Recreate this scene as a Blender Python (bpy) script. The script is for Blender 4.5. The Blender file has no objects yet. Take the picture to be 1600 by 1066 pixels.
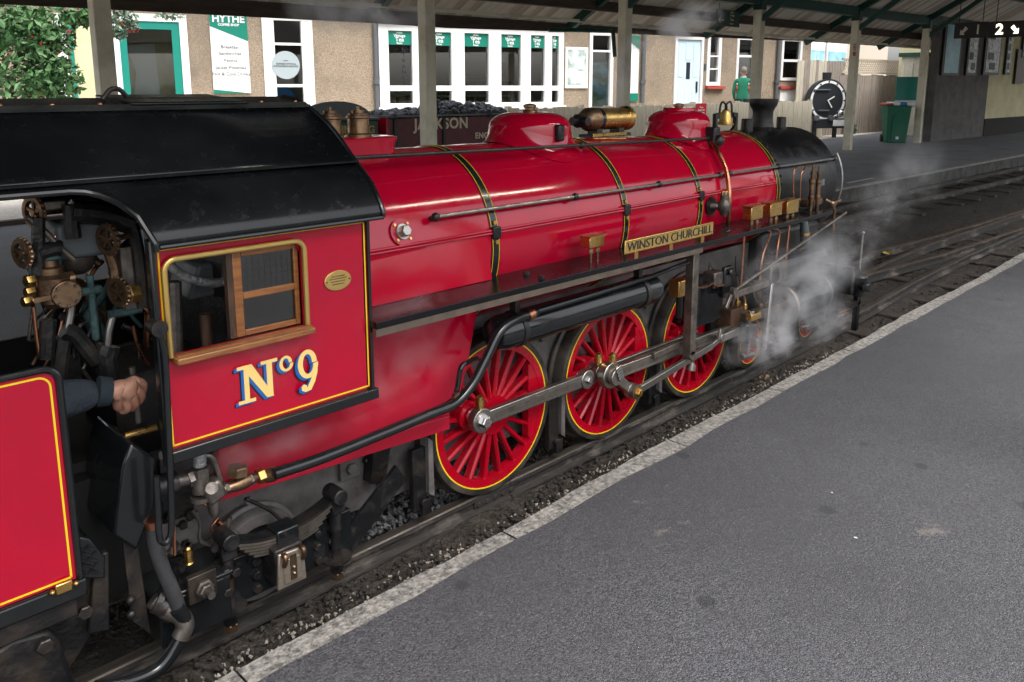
import bpy, bmesh, math, random
from mathutils import Vector, Matrix, Quaternion
random.seed(9)
S = bpy.context.scene
COL = S.collection
RAD = math.radians
# ------------------------------------------------------------------ camera, sky, sun, exposure
cd = bpy.data.cameras.new('camera'); cam = bpy.data.objects.new('camera', cd); COL.objects.link(cam)
cd.sensor_width = 36; cd.lens = 28.26; cd.shift_y = -0.1029; cd.clip_start = .05; cd.clip_end = 2000
CAM = Vector((-2.058, -2.385, 1.596))
cam.location = CAM; cam.rotation_euler = (RAD(90-10.46), 0, RAD(45.23-90))
S.camera = cam
w = bpy.data.worlds.new('World'); S.world = w; w.use_nodes = True
nt = w.node_tree; bg = nt.nodes['Background']
sky = nt.nodes.new('ShaderNodeTexSky'); sky.sky_type = 'NISHITA'; sky.sun_disc = False
SUN_EL, SUN_AZ = 58, 262          # azimuth measured from +x towards +y, of where the sun stands
sky.sun_elevation = RAD(SUN_EL); sky.sun_rotation = RAD(90-SUN_AZ)
sky.air_density = 1.0; sky.dust_density = 4.0; sky.ozone_density = 1.0
hs = nt.nodes.new('ShaderNodeHueSaturation'); hs.inputs['Saturation'].default_value = .3
nt.links.new(sky.outputs[0], hs.inputs['Color']); nt.links.new(hs.outputs[0], bg.inputs[0])
bg.inputs[1].default_value = .12
sl = bpy.data.lights.new('sun', 'SUN'); sl.energy = 0.9; sl.angle = RAD(30); sl.color = (1, .96, .9)
so = bpy.data.objects.new('sun', sl); COL.objects.link(so)
sd = Vector((math.cos(RAD(SUN_EL))*math.cos(RAD(SUN_AZ)), math.cos(RAD(SUN_EL))*math.sin(RAD(SUN_AZ)), math.sin(RAD(SUN_EL))))
so.rotation_euler = sd.to_track_quat('Z', 'Y').to_euler(); so.location = sd*50
vs = S.view_settings; vs.view_transform = 'Standard'; vs.look = 'None'; vs.gamma = 1; vs.exposure = 1.56; vs.use_curve_mapping = False
S.cycles.volume_bounces = 2; S.cycles.volume_step_rate = 3.0; S.cycles.volume_max_steps = 64
S.cycles.max_bounces = 7; S.cycles.diffuse_bounces = 4; S.cycles.glossy_bounces = 3; S.cycles.transparent_max_bounces = 12
S.cycles.use_denoising = True

# ------------------------------------------------------------------ survey: points of the photograph placed on known planes
_f = Vector((math.cos(RAD(10.46))*math.cos(RAD(45.23)), math.cos(RAD(10.46))*math.sin(RAD(45.23)), -math.sin(RAD(10.46))))
_r = Vector((math.sin(RAD(45.23)), -math.cos(RAD(45.23)), 0)); _u = _r.cross(_f)
def _ray(px, py): return _f + _r*((px-800)/1256) - _u*((py-368.4)/1256)
def AY(px, py, y): d = _ray(px, py); return CAM + d*((y-CAM.y)/d.y)
def AX(px, py, x): d = _ray(px, py); return CAM + d*((x-CAM.x)/d.x)
def AZ(px, py, z): d = _ray(px, py); return CAM + d*((z-CAM.z)/d.z)
def APL(px, py, x0, y0, m):          # vertical plane y = y0 + m (x - x0)
    d = _ray(px, py); t = (y0 + m*(CAM.x-x0) - CAM.y)/(d.y - m*d.x); return CAM + d*t

# ------------------------------------------------------------------ materials
MATS = {}
def mat(name, col, rough=.5, metal=0, col2=None, nscale=6, npos=(.4, .65), bump=0, bscale=60, coat=0, spec=.5, rvar=0, emit=None, estr=0, trans=0, ior=1.45, alpha=1, stretch=None, detail=6):
    m = bpy.data.materials.new(name); m.use_nodes = True; t = m.node_tree; b = t.nodes['Principled BSDF']
    b.inputs['Base Color'].default_value = (*col, 1); b.inputs['Roughness'].default_value = rough; b.inputs['Metallic'].default_value = metal
    b.inputs['Coat Weight'].default_value = coat; b.inputs['Coat Roughness'].default_value = .05; b.inputs['Specular IOR Level'].default_value = spec
    b.inputs['Transmission Weight'].default_value = trans; b.inputs['IOR'].default_value = ior; b.inputs['Alpha'].default_value = alpha
    if emit: b.inputs['Emission Color'].default_value = (*emit, 1); b.inputs['Emission Strength'].default_value = estr
    tc = t.nodes.new('ShaderNodeTexCoord'); src = tc.outputs['Object']
    if stretch:
        mp = t.nodes.new('ShaderNodeMapping'); mp.inputs['Scale'].default_value = stretch; t.links.new(src, mp.inputs[0]); src = mp.outputs[0]
    if col2 or rvar:
        n = t.nodes.new('ShaderNodeTexNoise'); n.inputs['Scale'].default_value = nscale; n.inputs['Detail'].default_value = detail; n.inputs['Roughness'].default_value = .65
        t.links.new(src, n.inputs['Vector'])
        r = t.nodes.new('ShaderNodeMapRange'); r.inputs[1].default_value = npos[0]; r.inputs[2].default_value = npos[1]; t.links.new(n.outputs[0], r.inputs[0])
        if col2:
            x = t.nodes.new('ShaderNodeMix'); x.data_type = 'RGBA'; x.inputs[6].default_value = (*col, 1); x.inputs[7].default_value = (*col2, 1)
            t.links.new(r.outputs[0], x.inputs[0]); t.links.new(x.outputs[2], b.inputs['Base Color'])
        if rvar:
            q = t.nodes.new('ShaderNodeMapRange'); q.inputs[3].default_value = rough; q.inputs[4].default_value = rough+rvar
            t.links.new(r.outputs[0], q.inputs[0]); t.links.new(q.outputs[0], b.inputs['Roughness'])
    if bump:
        n2 = t.nodes.new('ShaderNodeTexNoise'); n2.inputs['Scale'].default_value = bscale; n2.inputs['Detail'].default_value = 4; t.links.new(src, n2.inputs['Vector'])
        bp = t.nodes.new('ShaderNodeBump'); bp.inputs['Strength'].default_value = bump; bp.inputs['Distance'].default_value = .02
        t.links.new(n2.outputs[0], bp.inputs['Height']); t.links.new(bp.outputs[0], b.inputs['Normal'])
    MATS[name] = m; return m
mat('red_paint', (.41, .0012, .021), .09, col2=(.36, .0015, .022), nscale=5, rvar=.08, coat=.3, spec=.5, bump=.03, bscale=5)
mat('red_wheel', (.38, .0015, .013), .26, col2=(.22, .005, .011), nscale=16, npos=(.5, .8), rvar=.25, coat=.2)
mat('black_paint', (.008, .009, .010), .14, col2=(.012, .013, .014), nscale=7, rvar=.14, coat=.3, bump=.01, bscale=20)
mat('black_deck', (.006, .006, .007), .16, rvar=.14, nscale=14, spec=.35)
mat('smokebox_black', (.005, .005, .006), .30, col2=(.010, .010, .011), nscale=9, rvar=.2, bump=.03, bscale=60)
mat('black_roof', (.006, .007, .008), .2, col2=(.011, .012, .013), nscale=30, npos=(.55, .75), rvar=.2, bump=.02, bscale=220)
mat('black_iron', (.008, .008, .009), .36, col2=(.032, .029, .027), nscale=22, npos=(.5, .8), rvar=.25, bump=.15, bscale=80)
mat('grey_frame', (.16, .145, .14), .5, col2=(.07, .062, .06), nscale=10, npos=(.35, .7), rvar=.2, bump=.1, bscale=60)
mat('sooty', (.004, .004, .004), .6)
mat('steel', (.42, .40, .37), .34, metal=1, col2=(.26, .24, .22), nscale=18, rvar=.15)
mat('bright_steel', (.62, .61, .6), .2, metal=1, rvar=.1, nscale=30)
mat('dull_steel', (.24, .21, .18), .4, metal=.85, col2=(.10, .085, .07), nscale=14, rvar=.2)
mat('brass', (.72, .47, .16), .24, metal=1, col2=(.50, .31, .10), nscale=30, rvar=.18)
mat('plate_brass', (.70, .50, .17), .34, metal=.85, col2=(.58, .38, .11), nscale=12, rvar=.15)
mat('bronze', (.33, .21, .12), .30, metal=.9, col2=(.11, .07, .05), nscale=22, rvar=.2)
mat('copper', (.62, .27, .15), .24, metal=1, col2=(.40, .17, .10), nscale=20, rvar=.2)
mat('gunmetal', (.20, .175, .155), .38, metal=.8, col2=(.08, .07, .065), nscale=25, rvar=.25)
mat('verdigris', (.06, .12, .12), .6, metal=.3, col2=(.02, .03, .03), nscale=30)
mat('yellow_line', (.80, .56, .015), .4)
mat('gold_leaf', (.85, .60, .20), .4)
mat('blue_shade', (.02, .16, .55), .4)
mat('shade_black', (.01, .01, .015), .4)
mat('varnished_wood', (.30, .12, .035), .28, col2=(.17, .06, .02), nscale=12, stretch=(1, 1, 10), rvar=.15, coat=.3)
mat('dark_wood', (.035, .022, .016), .5, col2=(.10, .05, .025), nscale=12, stretch=(6, 6, 1))
mat('cab_glass', (.75, .8, .8), .04, trans=.9, ior=1.05, spec=.5)
def glass_mat(name, tint, gl=.12):
    m = bpy.data.materials.new(name); m.use_nodes = True; t = m.node_tree; t.nodes.clear()
    o = t.nodes.new('ShaderNodeOutputMaterial'); mx = t.nodes.new('ShaderNodeMixShader'); tr = t.nodes.new('ShaderNodeBsdfTransparent'); g = t.nodes.new('ShaderNodeBsdfGlossy')
    fr = t.nodes.new('ShaderNodeFresnel'); fr.inputs[0].default_value = 1.45
    tr.inputs[0].default_value = (*tint, 1); g.inputs['Roughness'].default_value = .03
    ad = t.nodes.new('ShaderNodeMath'); ad.operation = 'ADD'; ad.inputs[1].default_value = gl; ad.use_clamp = True
    t.links.new(fr.outputs[0], ad.inputs[0]); t.links.new(ad.outputs[0], mx.inputs[0]); t.links.new(tr.outputs[0], mx.inputs[1]); t.links.new(g.outputs[0], mx.inputs[2]); t.links.new(mx.outputs[0], o.inputs[0])
    MATS[name] = m
glass_mat('pane_glass', (.8, .83, .83), .05)
glass_mat('cab_pane', (.45, .45, .43), .10)
mat('asphalt', (.105, .105, .112), .62, col2=(.075, .075, .08), nscale=3, npos=(.35, .7), bump=.6, bscale=120, rvar=.12)
mat('coping', (.32, .305, .28), .8, col2=(.085, .082, .078), nscale=55, npos=(.40, .64), bump=.5, bscale=60, detail=10)
mat('platform_face', (.09, .085, .08), .9, col2=(.03, .03, .03), nscale=5, bump=.4, bscale=20)
mat('ash_bed', (.026, .022, .018), .7, col2=(.075, .062, .05), nscale=14, npos=(.45, .75), bump=1, bscale=50)
mat('ballast', (.034, .029, .025), .8, col2=(.085, .075, .066), nscale=3, npos=(.5, .7))
mat('grey_ash', (.14, .14, .145), .9, col2=(.07, .07, .07), nscale=30, bump=.5, bscale=80)
mat('rail_side', (.030, .027, .025), .6, col2=(.22, .19, .16), nscale=9, npos=(.52, .76), bump=.4, bscale=50, stretch=(.4, 1, 1))
mat('rail_top', (.20, .18, .16), .34, metal=.8, col2=(.10, .08, .065), nscale=8, stretch=(.3, 4, 4), rvar=.15)
mat('rust_rail', (.12, .085, .06), .5, metal=.4, col2=(.07, .05, .04), nscale=8, rvar=.1)
mat('sleeper', (.05, .042, .036), .85, col2=(.025, .02, .018), nscale=9, bump=.5, bscale=40)
mat('ground', (.16, .15, .13), .95, col2=(.09, .10, .05), nscale=.6, bump=.3, bscale=8)
mat('gravel', (.60, .56, .50), .95, col2=(.42, .38, .33), nscale=25, bump=.6, bscale=40)
mat('cream_post', (.76, .71, .56), .55, col2=(.64, .59, .46), nscale=9, npos=(.5, .8), rvar=.1, bump=.05, bscale=40)
mat('pebbledash', (.40, .32, .235), .95, col2=(.19, .15, .11), nscale=38, npos=(.35, .68), bump=1.0, bscale=45)
mat('white_paint', (.80, .80, .79), .45, col2=(.74, .74, .72), nscale=4)
mat('green_frame', (.01, .22, .17), .35)
mat('sign_green', (.004, .19, .13), .4)
mat('dark_green', (.008, .05, .04), .4, col2=(.015, .07, .055), nscale=10)
mat('loco_green', (.004, .035, .02), .3, col2=(.006, .045, .026), nscale=9)
mat('sign_white', (.78, .79, .78), .4)
mat('print_grey', (.07, .08, .09), .5)
mat('badge_grey', (.34, .40, .42), .5)
mat('print_dark', (.015, .02, .03), .5)
mat('pale_blue', (.56, .70, .76), .45)
mat('brown_board', (.075, .052, .038), .7, col2=(.04, .028, .02), nscale=6, stretch=(.4, 3, 3), bump=.2, bscale=30)
mat('roof_plank', (.72, .62, .50), .75, col2=(.48, .37, .27), nscale=4, npos=(.35, .75), stretch=(2, .5, .5))
mat('roof_plank_pale', (.86, .80, .70), .75, col2=(.66, .56, .44), nscale=5, npos=(.45, .8), stretch=(2, .5, .5))
mat('roof_dark', (.035, .03, .027), .9)
mat('hedge', (.03, .06, .02), .8, col2=(.015, .03, .01), nscale=6, bump=.8, bscale=12)
mat('brick', (.36, .13, .08), .85, col2=(.28, .10, .06), nscale=9)
mat('mortar', (.45, .40, .34), .95)
mat('fence_new', (.52, .47, .37), .85, col2=(.40, .38, .30), nscale=6, stretch=(3, 3, .6), npos=(.35, .7))
mat('fence_old', (.30, .26, .22), .9, col2=(.20, .17, .15), nscale=7, stretch=(4, 4, .5), bump=.3, bscale=20)
mat('lattice', (.42, .36, .28), .9)
mat('clock_black', (.02, .023, .028), .45)
mat('bin_green', (.004, .13, .07), .42, rvar=.1, nscale=9)
mat('bin_red', (.5, .02, .03), .4)
mat('bin_blue', (.02, .13, .45), .4)
mat('black_plastic', (.012, .012, .013), .45)
mat('grey_plastic', (.10, .11, .12), .4)
mat('sign_dark', (.03, .025, .024), .45)
mat('lit_digit', (.9, .8, .6), .5, emit=(1, .88, .62), estr=1.1)
mat('dim_digit', (.75, .68, .58), .5)
mat('red_sign', (.55, .02, .04), .45)
mat('red_sill', (.42, .06, .04), .6)
mat('maroon', (.085, .012, .018), .45, col2=(.12, .02, .026), nscale=7)
mat('letter_cream', (.62, .56, .40), .6)
mat('letter_gold', (.36, .26, .08), .5)
mat('coal', (.05, .053, .06), .3, col2=(.025, .026, .03), nscale=9, rvar=.2)
mat('grey_plate', (.10, .115, .12), .38, rvar=.2, nscale=14)
mat('cream_wall', (.66, .61, .38), .85, col2=(.56, .50, .30), nscale=2)
mat('shaded_wall', (.15, .14, .135), .85, col2=(.10, .092, .088), nscale=3)
mat('room_dark', (.25, .2, .16), .9)
mat('room_wall', (.55, .48, .40), .9)
mat('table_wood', (.40, .22, .10), .6)
mat('poster_a', (.62, .70, .74), .5, col2=(.22, .30, .22), nscale=3.2, npos=(.42, .62), detail=8)
mat('poster_b', (.30, .52, .66), .5, col2=(.16, .22, .12), nscale=2.4, npos=(.45, .6), detail=8)
mat('poster_c', (.16, .42, .52), .3, col2=(.34, .55, .64), nscale=2.5, detail=3)
mat('poster_d', (.48, .54, .54), .3, col2=(.18, .20, .20), nscale=9, npos=(.45, .55), stretch=(1, 1, 1.6))
mat('leaf_dark', (.045, .13, .04), .45, col2=(.12, .24, .09), nscale=4)
mat('leaf_grey', (.13, .20, .13), .5, col2=(.22, .30, .22), nscale=4)
mat('leaf_tan', (.20, .13, .07), .7, col2=(.10, .06, .03), nscale=9)
mat('leaf_yellow', (.42, .36, .06), .6)
mat('berry', (.6, .02, .03), .35)
mat('bark', (.08, .055, .035), .9)
mat('skin', (.50, .27, .19), .5, col2=(.44, .20, .14), nscale=9, bump=.06, bscale=120)
mat('navy_cloth', (.022, .03, .042), .9, col2=(.034, .042, .055), nscale=14, bump=.9, bscale=22)
mat('navy_cuff', (.018, .03, .038), .9, bump=.3, bscale=200)
mat('green_jumper', (.015, .17, .10), .9, bump=.2, bscale=80)
mat('dark_cloth', (.02, .02, .025), .9)
mat('hair_grey', (.20, .17, .15), .8)
mat('shirt_white', (.7, .7, .7), .8)
mat('blue_cloth', (.02, .20, .62), .7)
mat('rubber_hose', (.035, .036, .038), .45, col2=(.06, .06, .062), nscale=18)
mat('lagging', (.34, .34, .34), .6, metal=.5, bump=.6, bscale=70, col2=(.18, .18, .18), nscale=30)
mat('lamp_tube', (.9, .9, .85), .4, emit=(1, .93, .78), estr=15)
mat('white_metal', (.50, .43, .36), .36, metal=.8, col2=(.34, .28, .22), nscale=30, rvar=.2)
mat('tan_strip', (.11, .085, .065), .5, col2=(.07, .055, .043), nscale=14, rvar=.2)
mat('pale_stone', (.42, .38, .33), .9, col2=(.22, .2, .17), nscale=20)
mat('smear', (.24, .21, .19), .9, col2=(.16, .15, .14), nscale=40)
mat('chalk_mark', (.55, .55, .58), .9)

# ------------------------------------------------------------------ mesh helpers
def stain(name, scale, col, amt):
    t = MATS[name].node_tree; b = t.nodes['Principled BSDF']; src = b.inputs['Base Color'].links[0].from_socket
    n = t.nodes.new('ShaderNodeTexNoise'); n.inputs['Scale'].default_value = scale; n.inputs['Detail'].default_value = 7; n.inputs['Roughness'].default_value = .65
    tc = t.nodes.new('ShaderNodeTexCoord'); t.links.new(tc.outputs['Object'], n.inputs['Vector'])
    r = t.nodes.new('ShaderNodeMapRange'); r.inputs[1].default_value = .48; r.inputs[2].default_value = .7; r.inputs[4].default_value = amt; t.links.new(n.outputs[0], r.inputs[0])
    x = t.nodes.new('ShaderNodeMix'); x.data_type = 'RGBA'; x.inputs[7].default_value = (*col, 1); t.links.new(r.outputs[0], x.inputs[0]); t.links.new(src, x.inputs[6]); t.links.new(x.outputs[2], b.inputs['Base Color'])
stain('pebbledash', .9, (.16, .13, .10), .7); stain('coping', 2.2, (.16, .15, .14), .7); stain('cream_post', 1.3, (.22, .19, .13), .5); stain('black_roof', 1.5, (.03, .031, .033), .5); stain('black_iron', 5, (.07, .05, .035), .5); stain('grey_frame', 4, (.035, .03, .028), .7)
def world_of(o):
    m = Matrix.LocRotScale(o.location, o.rotation_euler, o.scale)
    return world_of(o.parent) @ o.matrix_parent_inverse @ m if o.parent else m
def V(*a): return Vector(a)
class MB:
    def __init__(s): s.v = []; s.f = []
    def add(s, vs, fs):
        n = len(s.v); s.v += [tuple(q) for q in vs]; s.f += [tuple(i+n for i in q) for q in fs]; return s
    def box(s, a, b):
        x0, y0, z0 = a; x1, y1, z1 = b
        return s.add([(x0,y0,z0),(x1,y0,z0),(x1,y1,z0),(x0,y1,z0),(x0,y0,z1),(x1,y0,z1),(x1,y1,z1),(x0,y1,z1)],
                     [(0,3,2,1),(4,5,6,7),(0,1,5,4),(1,2,6,5),(2,3,7,6),(3,0,4,7)])
    def obox(s, c, ax, ay, az):            # centre and three half-axis vectors
        c = Vector(c); ax = Vector(ax); ay = Vector(ay); az = Vector(az)
        vs = [c+ax*i+ay*j+az*k for k in (-1,1) for j in (-1,1) for i in (-1,1)]
        return s.add(vs, [(0,2,3,1),(4,5,7,6),(0,1,5,4),(1,3,7,5),(3,2,6,7),(2,0,4,6)])
    def bar(s, p0, p1, h, t, side=(0,1,0)):      # flat bar: h high, t thick along side
        p0 = Vector(p0); p1 = Vector(p1); d = (p1-p0); L = d.length; d.normalize(); sd_ = Vector(side); sd_ = (sd_-d*sd_.dot(d)).normalized(); up = d.cross(sd_)
        return s.obox((p0+p1)/2, d*L/2, sd_*t/2, up*h/2)
    def prism(s, pts, vec):
        n = len(pts); vec = Vector(vec); a = [Vector(p) for p in pts]; b = [p+vec for p in a]
        return s.add(a+b, [tuple(range(n)), tuple(range(2*n-1, n-1, -1))] + [(i, i+n, (i+1) % n+n, (i+1) % n) for i in range(n)])
    def lathe(s, prof, o, ax=(0,0,1), n=24, a0=0, a1=2*math.pi, cap=True):
        ax = Vector(ax).normalized(); o = Vector(o); h = Vector((1,0,0)) if abs(ax.x) < .9 else Vector((0,1,0)); e1 = (h-ax*h.dot(ax)).normalized(); e2 = ax.cross(e1)
        vs = []
        for t, r in prof:
            for i in range(n):
                a = a0+(a1-a0)*i/n; vs.append(o+ax*t+(e1*math.cos(a)+e2*math.sin(a))*r)
        fs = []
        for k in range(len(prof)-1):
            for i in range(n): j = (i+1) % n; fs.append((k*n+i, k*n+j, (k+1)*n+j, (k+1)*n+i))
        if cap and prof[0][1] > 1e-6: fs.append(tuple(range(n-1, -1, -1)))
        if cap and prof[-1][1] > 1e-6: fs.append(tuple((len(prof)-1)*n+i for i in range(n)))
        return s.add(vs, fs)
    def cyl(s, p0, p1, r0, r1=None, n=16):
        p0 = Vector(p0); p1 = Vector(p1); d = p1-p0
        return s.lathe([(0, r0), (d.length, r0 if r1 is None else r1)], p0, d, n)
    def ring(s, c, ax, ri, ro, th, n=32):        # flat ring, th thick along ax
        c = Vector(c)
        return s.lathe([(0, ri), (0, ro), (th, ro), (th, ri), (0, ri)], c, ax, n) if False else s._ring(c, ax, ri, ro, th, n)
    def _ring(s, c, ax, ri, ro, th, n):
        ax = Vector(ax).normalized(); h = Vector((1,0,0)) if abs(ax.x) < .9 else Vector((0,1,0)); e1 = (h-ax*h.dot(ax)).normalized(); e2 = ax.cross(e1); vs = []
        for t, r in ((0, ri), (0, ro), (th, ro), (th, ri)):
            for i in range(n): a = 2*math.pi*i/n; vs.append(c+ax*t+(e1*math.cos(a)+e2*math.sin(a))*r)
        fs = [(k*n+i, k*n+(i+1) % n, ((k+1) % 4)*n+(i+1) % n, ((k+1) % 4)*n+i) for k in range(4) for i in range(n)]
        return s.add(vs, fs)
    def tube(s, path, r, n=8, closed=False):
        P = [Vector(p) for p in path]; m = len(P); rs = r if isinstance(r, (list, tuple)) else [r]*m; vs = []
        t0 = (P[1]-P[0]).normalized(); h = Vector((0,0,1)) if abs(t0.z) < .9 else Vector((1,0,0)); nn = (h-t0*h.dot(t0)).normalized(); prev = t0
        for i in range(m):
            t = ((P[i+1] if i < m-1 else P[i])-(P[i-1] if i > 0 else P[i])).normalized()
            q = prev.rotation_difference(t); nn = q @ nn; nn = (nn-t*nn.dot(t)).normalized(); prev = t; b = t.cross(nn)
            for k in range(n): a = 2*math.pi*k/n; vs.append(P[i]+(nn*math.cos(a)+b*math.sin(a))*rs[i])
        fs = [(i*n+k, i*n+(k+1) % n, (i+1)*n+(k+1) % n, (i+1)*n+k) for i in range(m-1) for k in range(n)]
        fs += [tuple(range(n-1, -1, -1)), tuple((m-1)*n+k for k in range(n))]
        return s.add(vs, fs)
    def sph(s, c, r, n=12, m=8, sc=(1,1,1)):
        c = Vector(c); vs = [c+V(0,0,r*sc[2])]
        for i in range(1, m):
            a = math.pi*i/m
            for k in range(n): b = 2*math.pi*k/n; vs.append(c+V(r*sc[0]*math.sin(a)*math.cos(b), r*sc[1]*math.sin(a)*math.sin(b), r*sc[2]*math.cos(a)))
        vs.append(c-V(0,0,r*sc[2])); fs = [(0, 1+k, 1+(k+1) % n) for k in range(n)]
        for i in range(m-2):
            for k in range(n): fs.append((1+i*n+k, 1+(i+1)*n+k, 1+(i+1)*n+(k+1) % n, 1+i*n+(k+1) % n))
        e = len(vs)-1; fs += [(e, 1+(m-2)*n+(k+1) % n, 1+(m-2)*n+k) for k in range(n)]
        return s.add(vs, fs)
    def hexnut(s, c, ax, r, h): c = Vector(c); a = Vector(ax).normalized(); return s.lathe([(0, r), (h*.85, r), (h, r*.85)], c, a, 6)
    def mesh(s, name, sharp=35):
        me = bpy.data.meshes.new(name); me.from_pydata(s.v, [], s.f)
        bm = bmesh.new(); bm.from_mesh(me); bmesh.ops.recalc_face_normals(bm, faces=bm.faces); bm.to_mesh(me); bm.free()
        me.polygons.foreach_set('use_smooth', [True]*len(me.polygons)); me.set_sharp_from_angle(angle=RAD(sharp)); return me
    def build(s, name, m, parent=None, bevel=0, sharp=35, seg=2, local=False):
        o = bpy.data.objects.new(name, s.mesh(name, sharp)); COL.objects.link(o); o.data.materials.append(MATS[m])
        if parent:
            o.parent = parent
            if not local: o.matrix_parent_inverse = world_of(parent).inverted()
        if bevel:
            b = o.modifiers.new('bevel', 'BEVEL'); b.width = bevel; b.segments = seg; b.limit_method = 'ANGLE'; b.angle_limit = RAD(40)
        return o
def tag(o, label=None, cat=None, group=None, kind=None):
    if label: o['label'] = label
    if cat: o['category'] = cat
    if group: o['group'] = group
    if kind: o['kind'] = kind
    return o
def thing(name, label, cat, loc=(0,0,0), rz=0, group=None):
    o = bpy.data.objects.new(name, None); COL.objects.link(o); o.location = loc; o.rotation_euler = (0, 0, rz); o.empty_display_size = .1
    return tag(o, label, cat, group)
def copy_tree(o, parent=None):
    c = o.copy(); COL.objects.link(c); c.parent = parent
    for ch in [q for q in bpy.data.objects if q.parent == o]: copy_tree(ch, c)
    return c
def struct(o): o['kind'] = 'structure'; return o
def spline(pts, k=6):                    # Catmull-Rom through the points
    P = [Vector(p) for p in pts]; P = [P[0]*2-P[1]]+P+[P[-1]*2-P[-2]]; out = []
    for i in range(1, len(P)-2):
        for j in range(k):
            t = j/k; a, b, c, d = P[i-1], P[i], P[i+1], P[i+2]
            out.append(.5*((2*b)+(c-a)*t+(2*a-5*b+4*c-d)*t*t+(-a+3*b-3*c+d)*t**3))
    return out+[P[-2]]
def text(body, size, o, right, up, m, parent, name='lettering', ext=.002, align='CENTER', spacing=1, sx=1, linesp=1, bold=0):
    c = bpy.data.curves.new(name, 'FONT'); c.body = body; c.size = size; c.extrude = ext; c.align_x = align; c.align_y = 'CENTER'; c.space_character = spacing; c.space_line = linesp; c.resolution_u = 3; c.offset = bold
    t = bpy.data.objects.new('tmp', c); COL.objects.link(t); bpy.context.view_layer.update()
    me = bpy.data.meshes.new_from_object(t.evaluated_get(bpy.context.evaluated_depsgraph_get())); bpy.data.objects.remove(t); bpy.data.curves.remove(c)
    r = Vector(right).normalized(); u = Vector(up).normalized(); n = r.cross(u)
    M4 = Matrix(((r.x*sx, u.x, n.x, o[0]), (r.y*sx, u.y, n.y, o[1]), (r.z*sx, u.z, n.z, o[2]), (0,0,0,1))); me.transform(M4)
    me.materials.clear(); me.materials.append(MATS[m]); me.name = name
    ob = bpy.data.objects.new(name, me); COL.objects.link(ob)
    if parent: ob.parent = parent; ob.matrix_parent_inverse = world_of(parent).inverted()
    return ob
def pydata(name, vs, fs, m, parent=None, smooth=False):
    me = bpy.data.meshes.new(name); me.from_pydata(vs, [], fs); me.materials.append(MATS[m])
    if smooth: me.polygons.foreach_set('use_smooth', [True]*len(me.polygons))
    o = bpy.data.objects.new(name, me); COL.objects.link(o)
    if parent: o.parent = parent; o.matrix_parent_inverse = world_of(parent).inverted()
    return o
YC = .04

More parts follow.
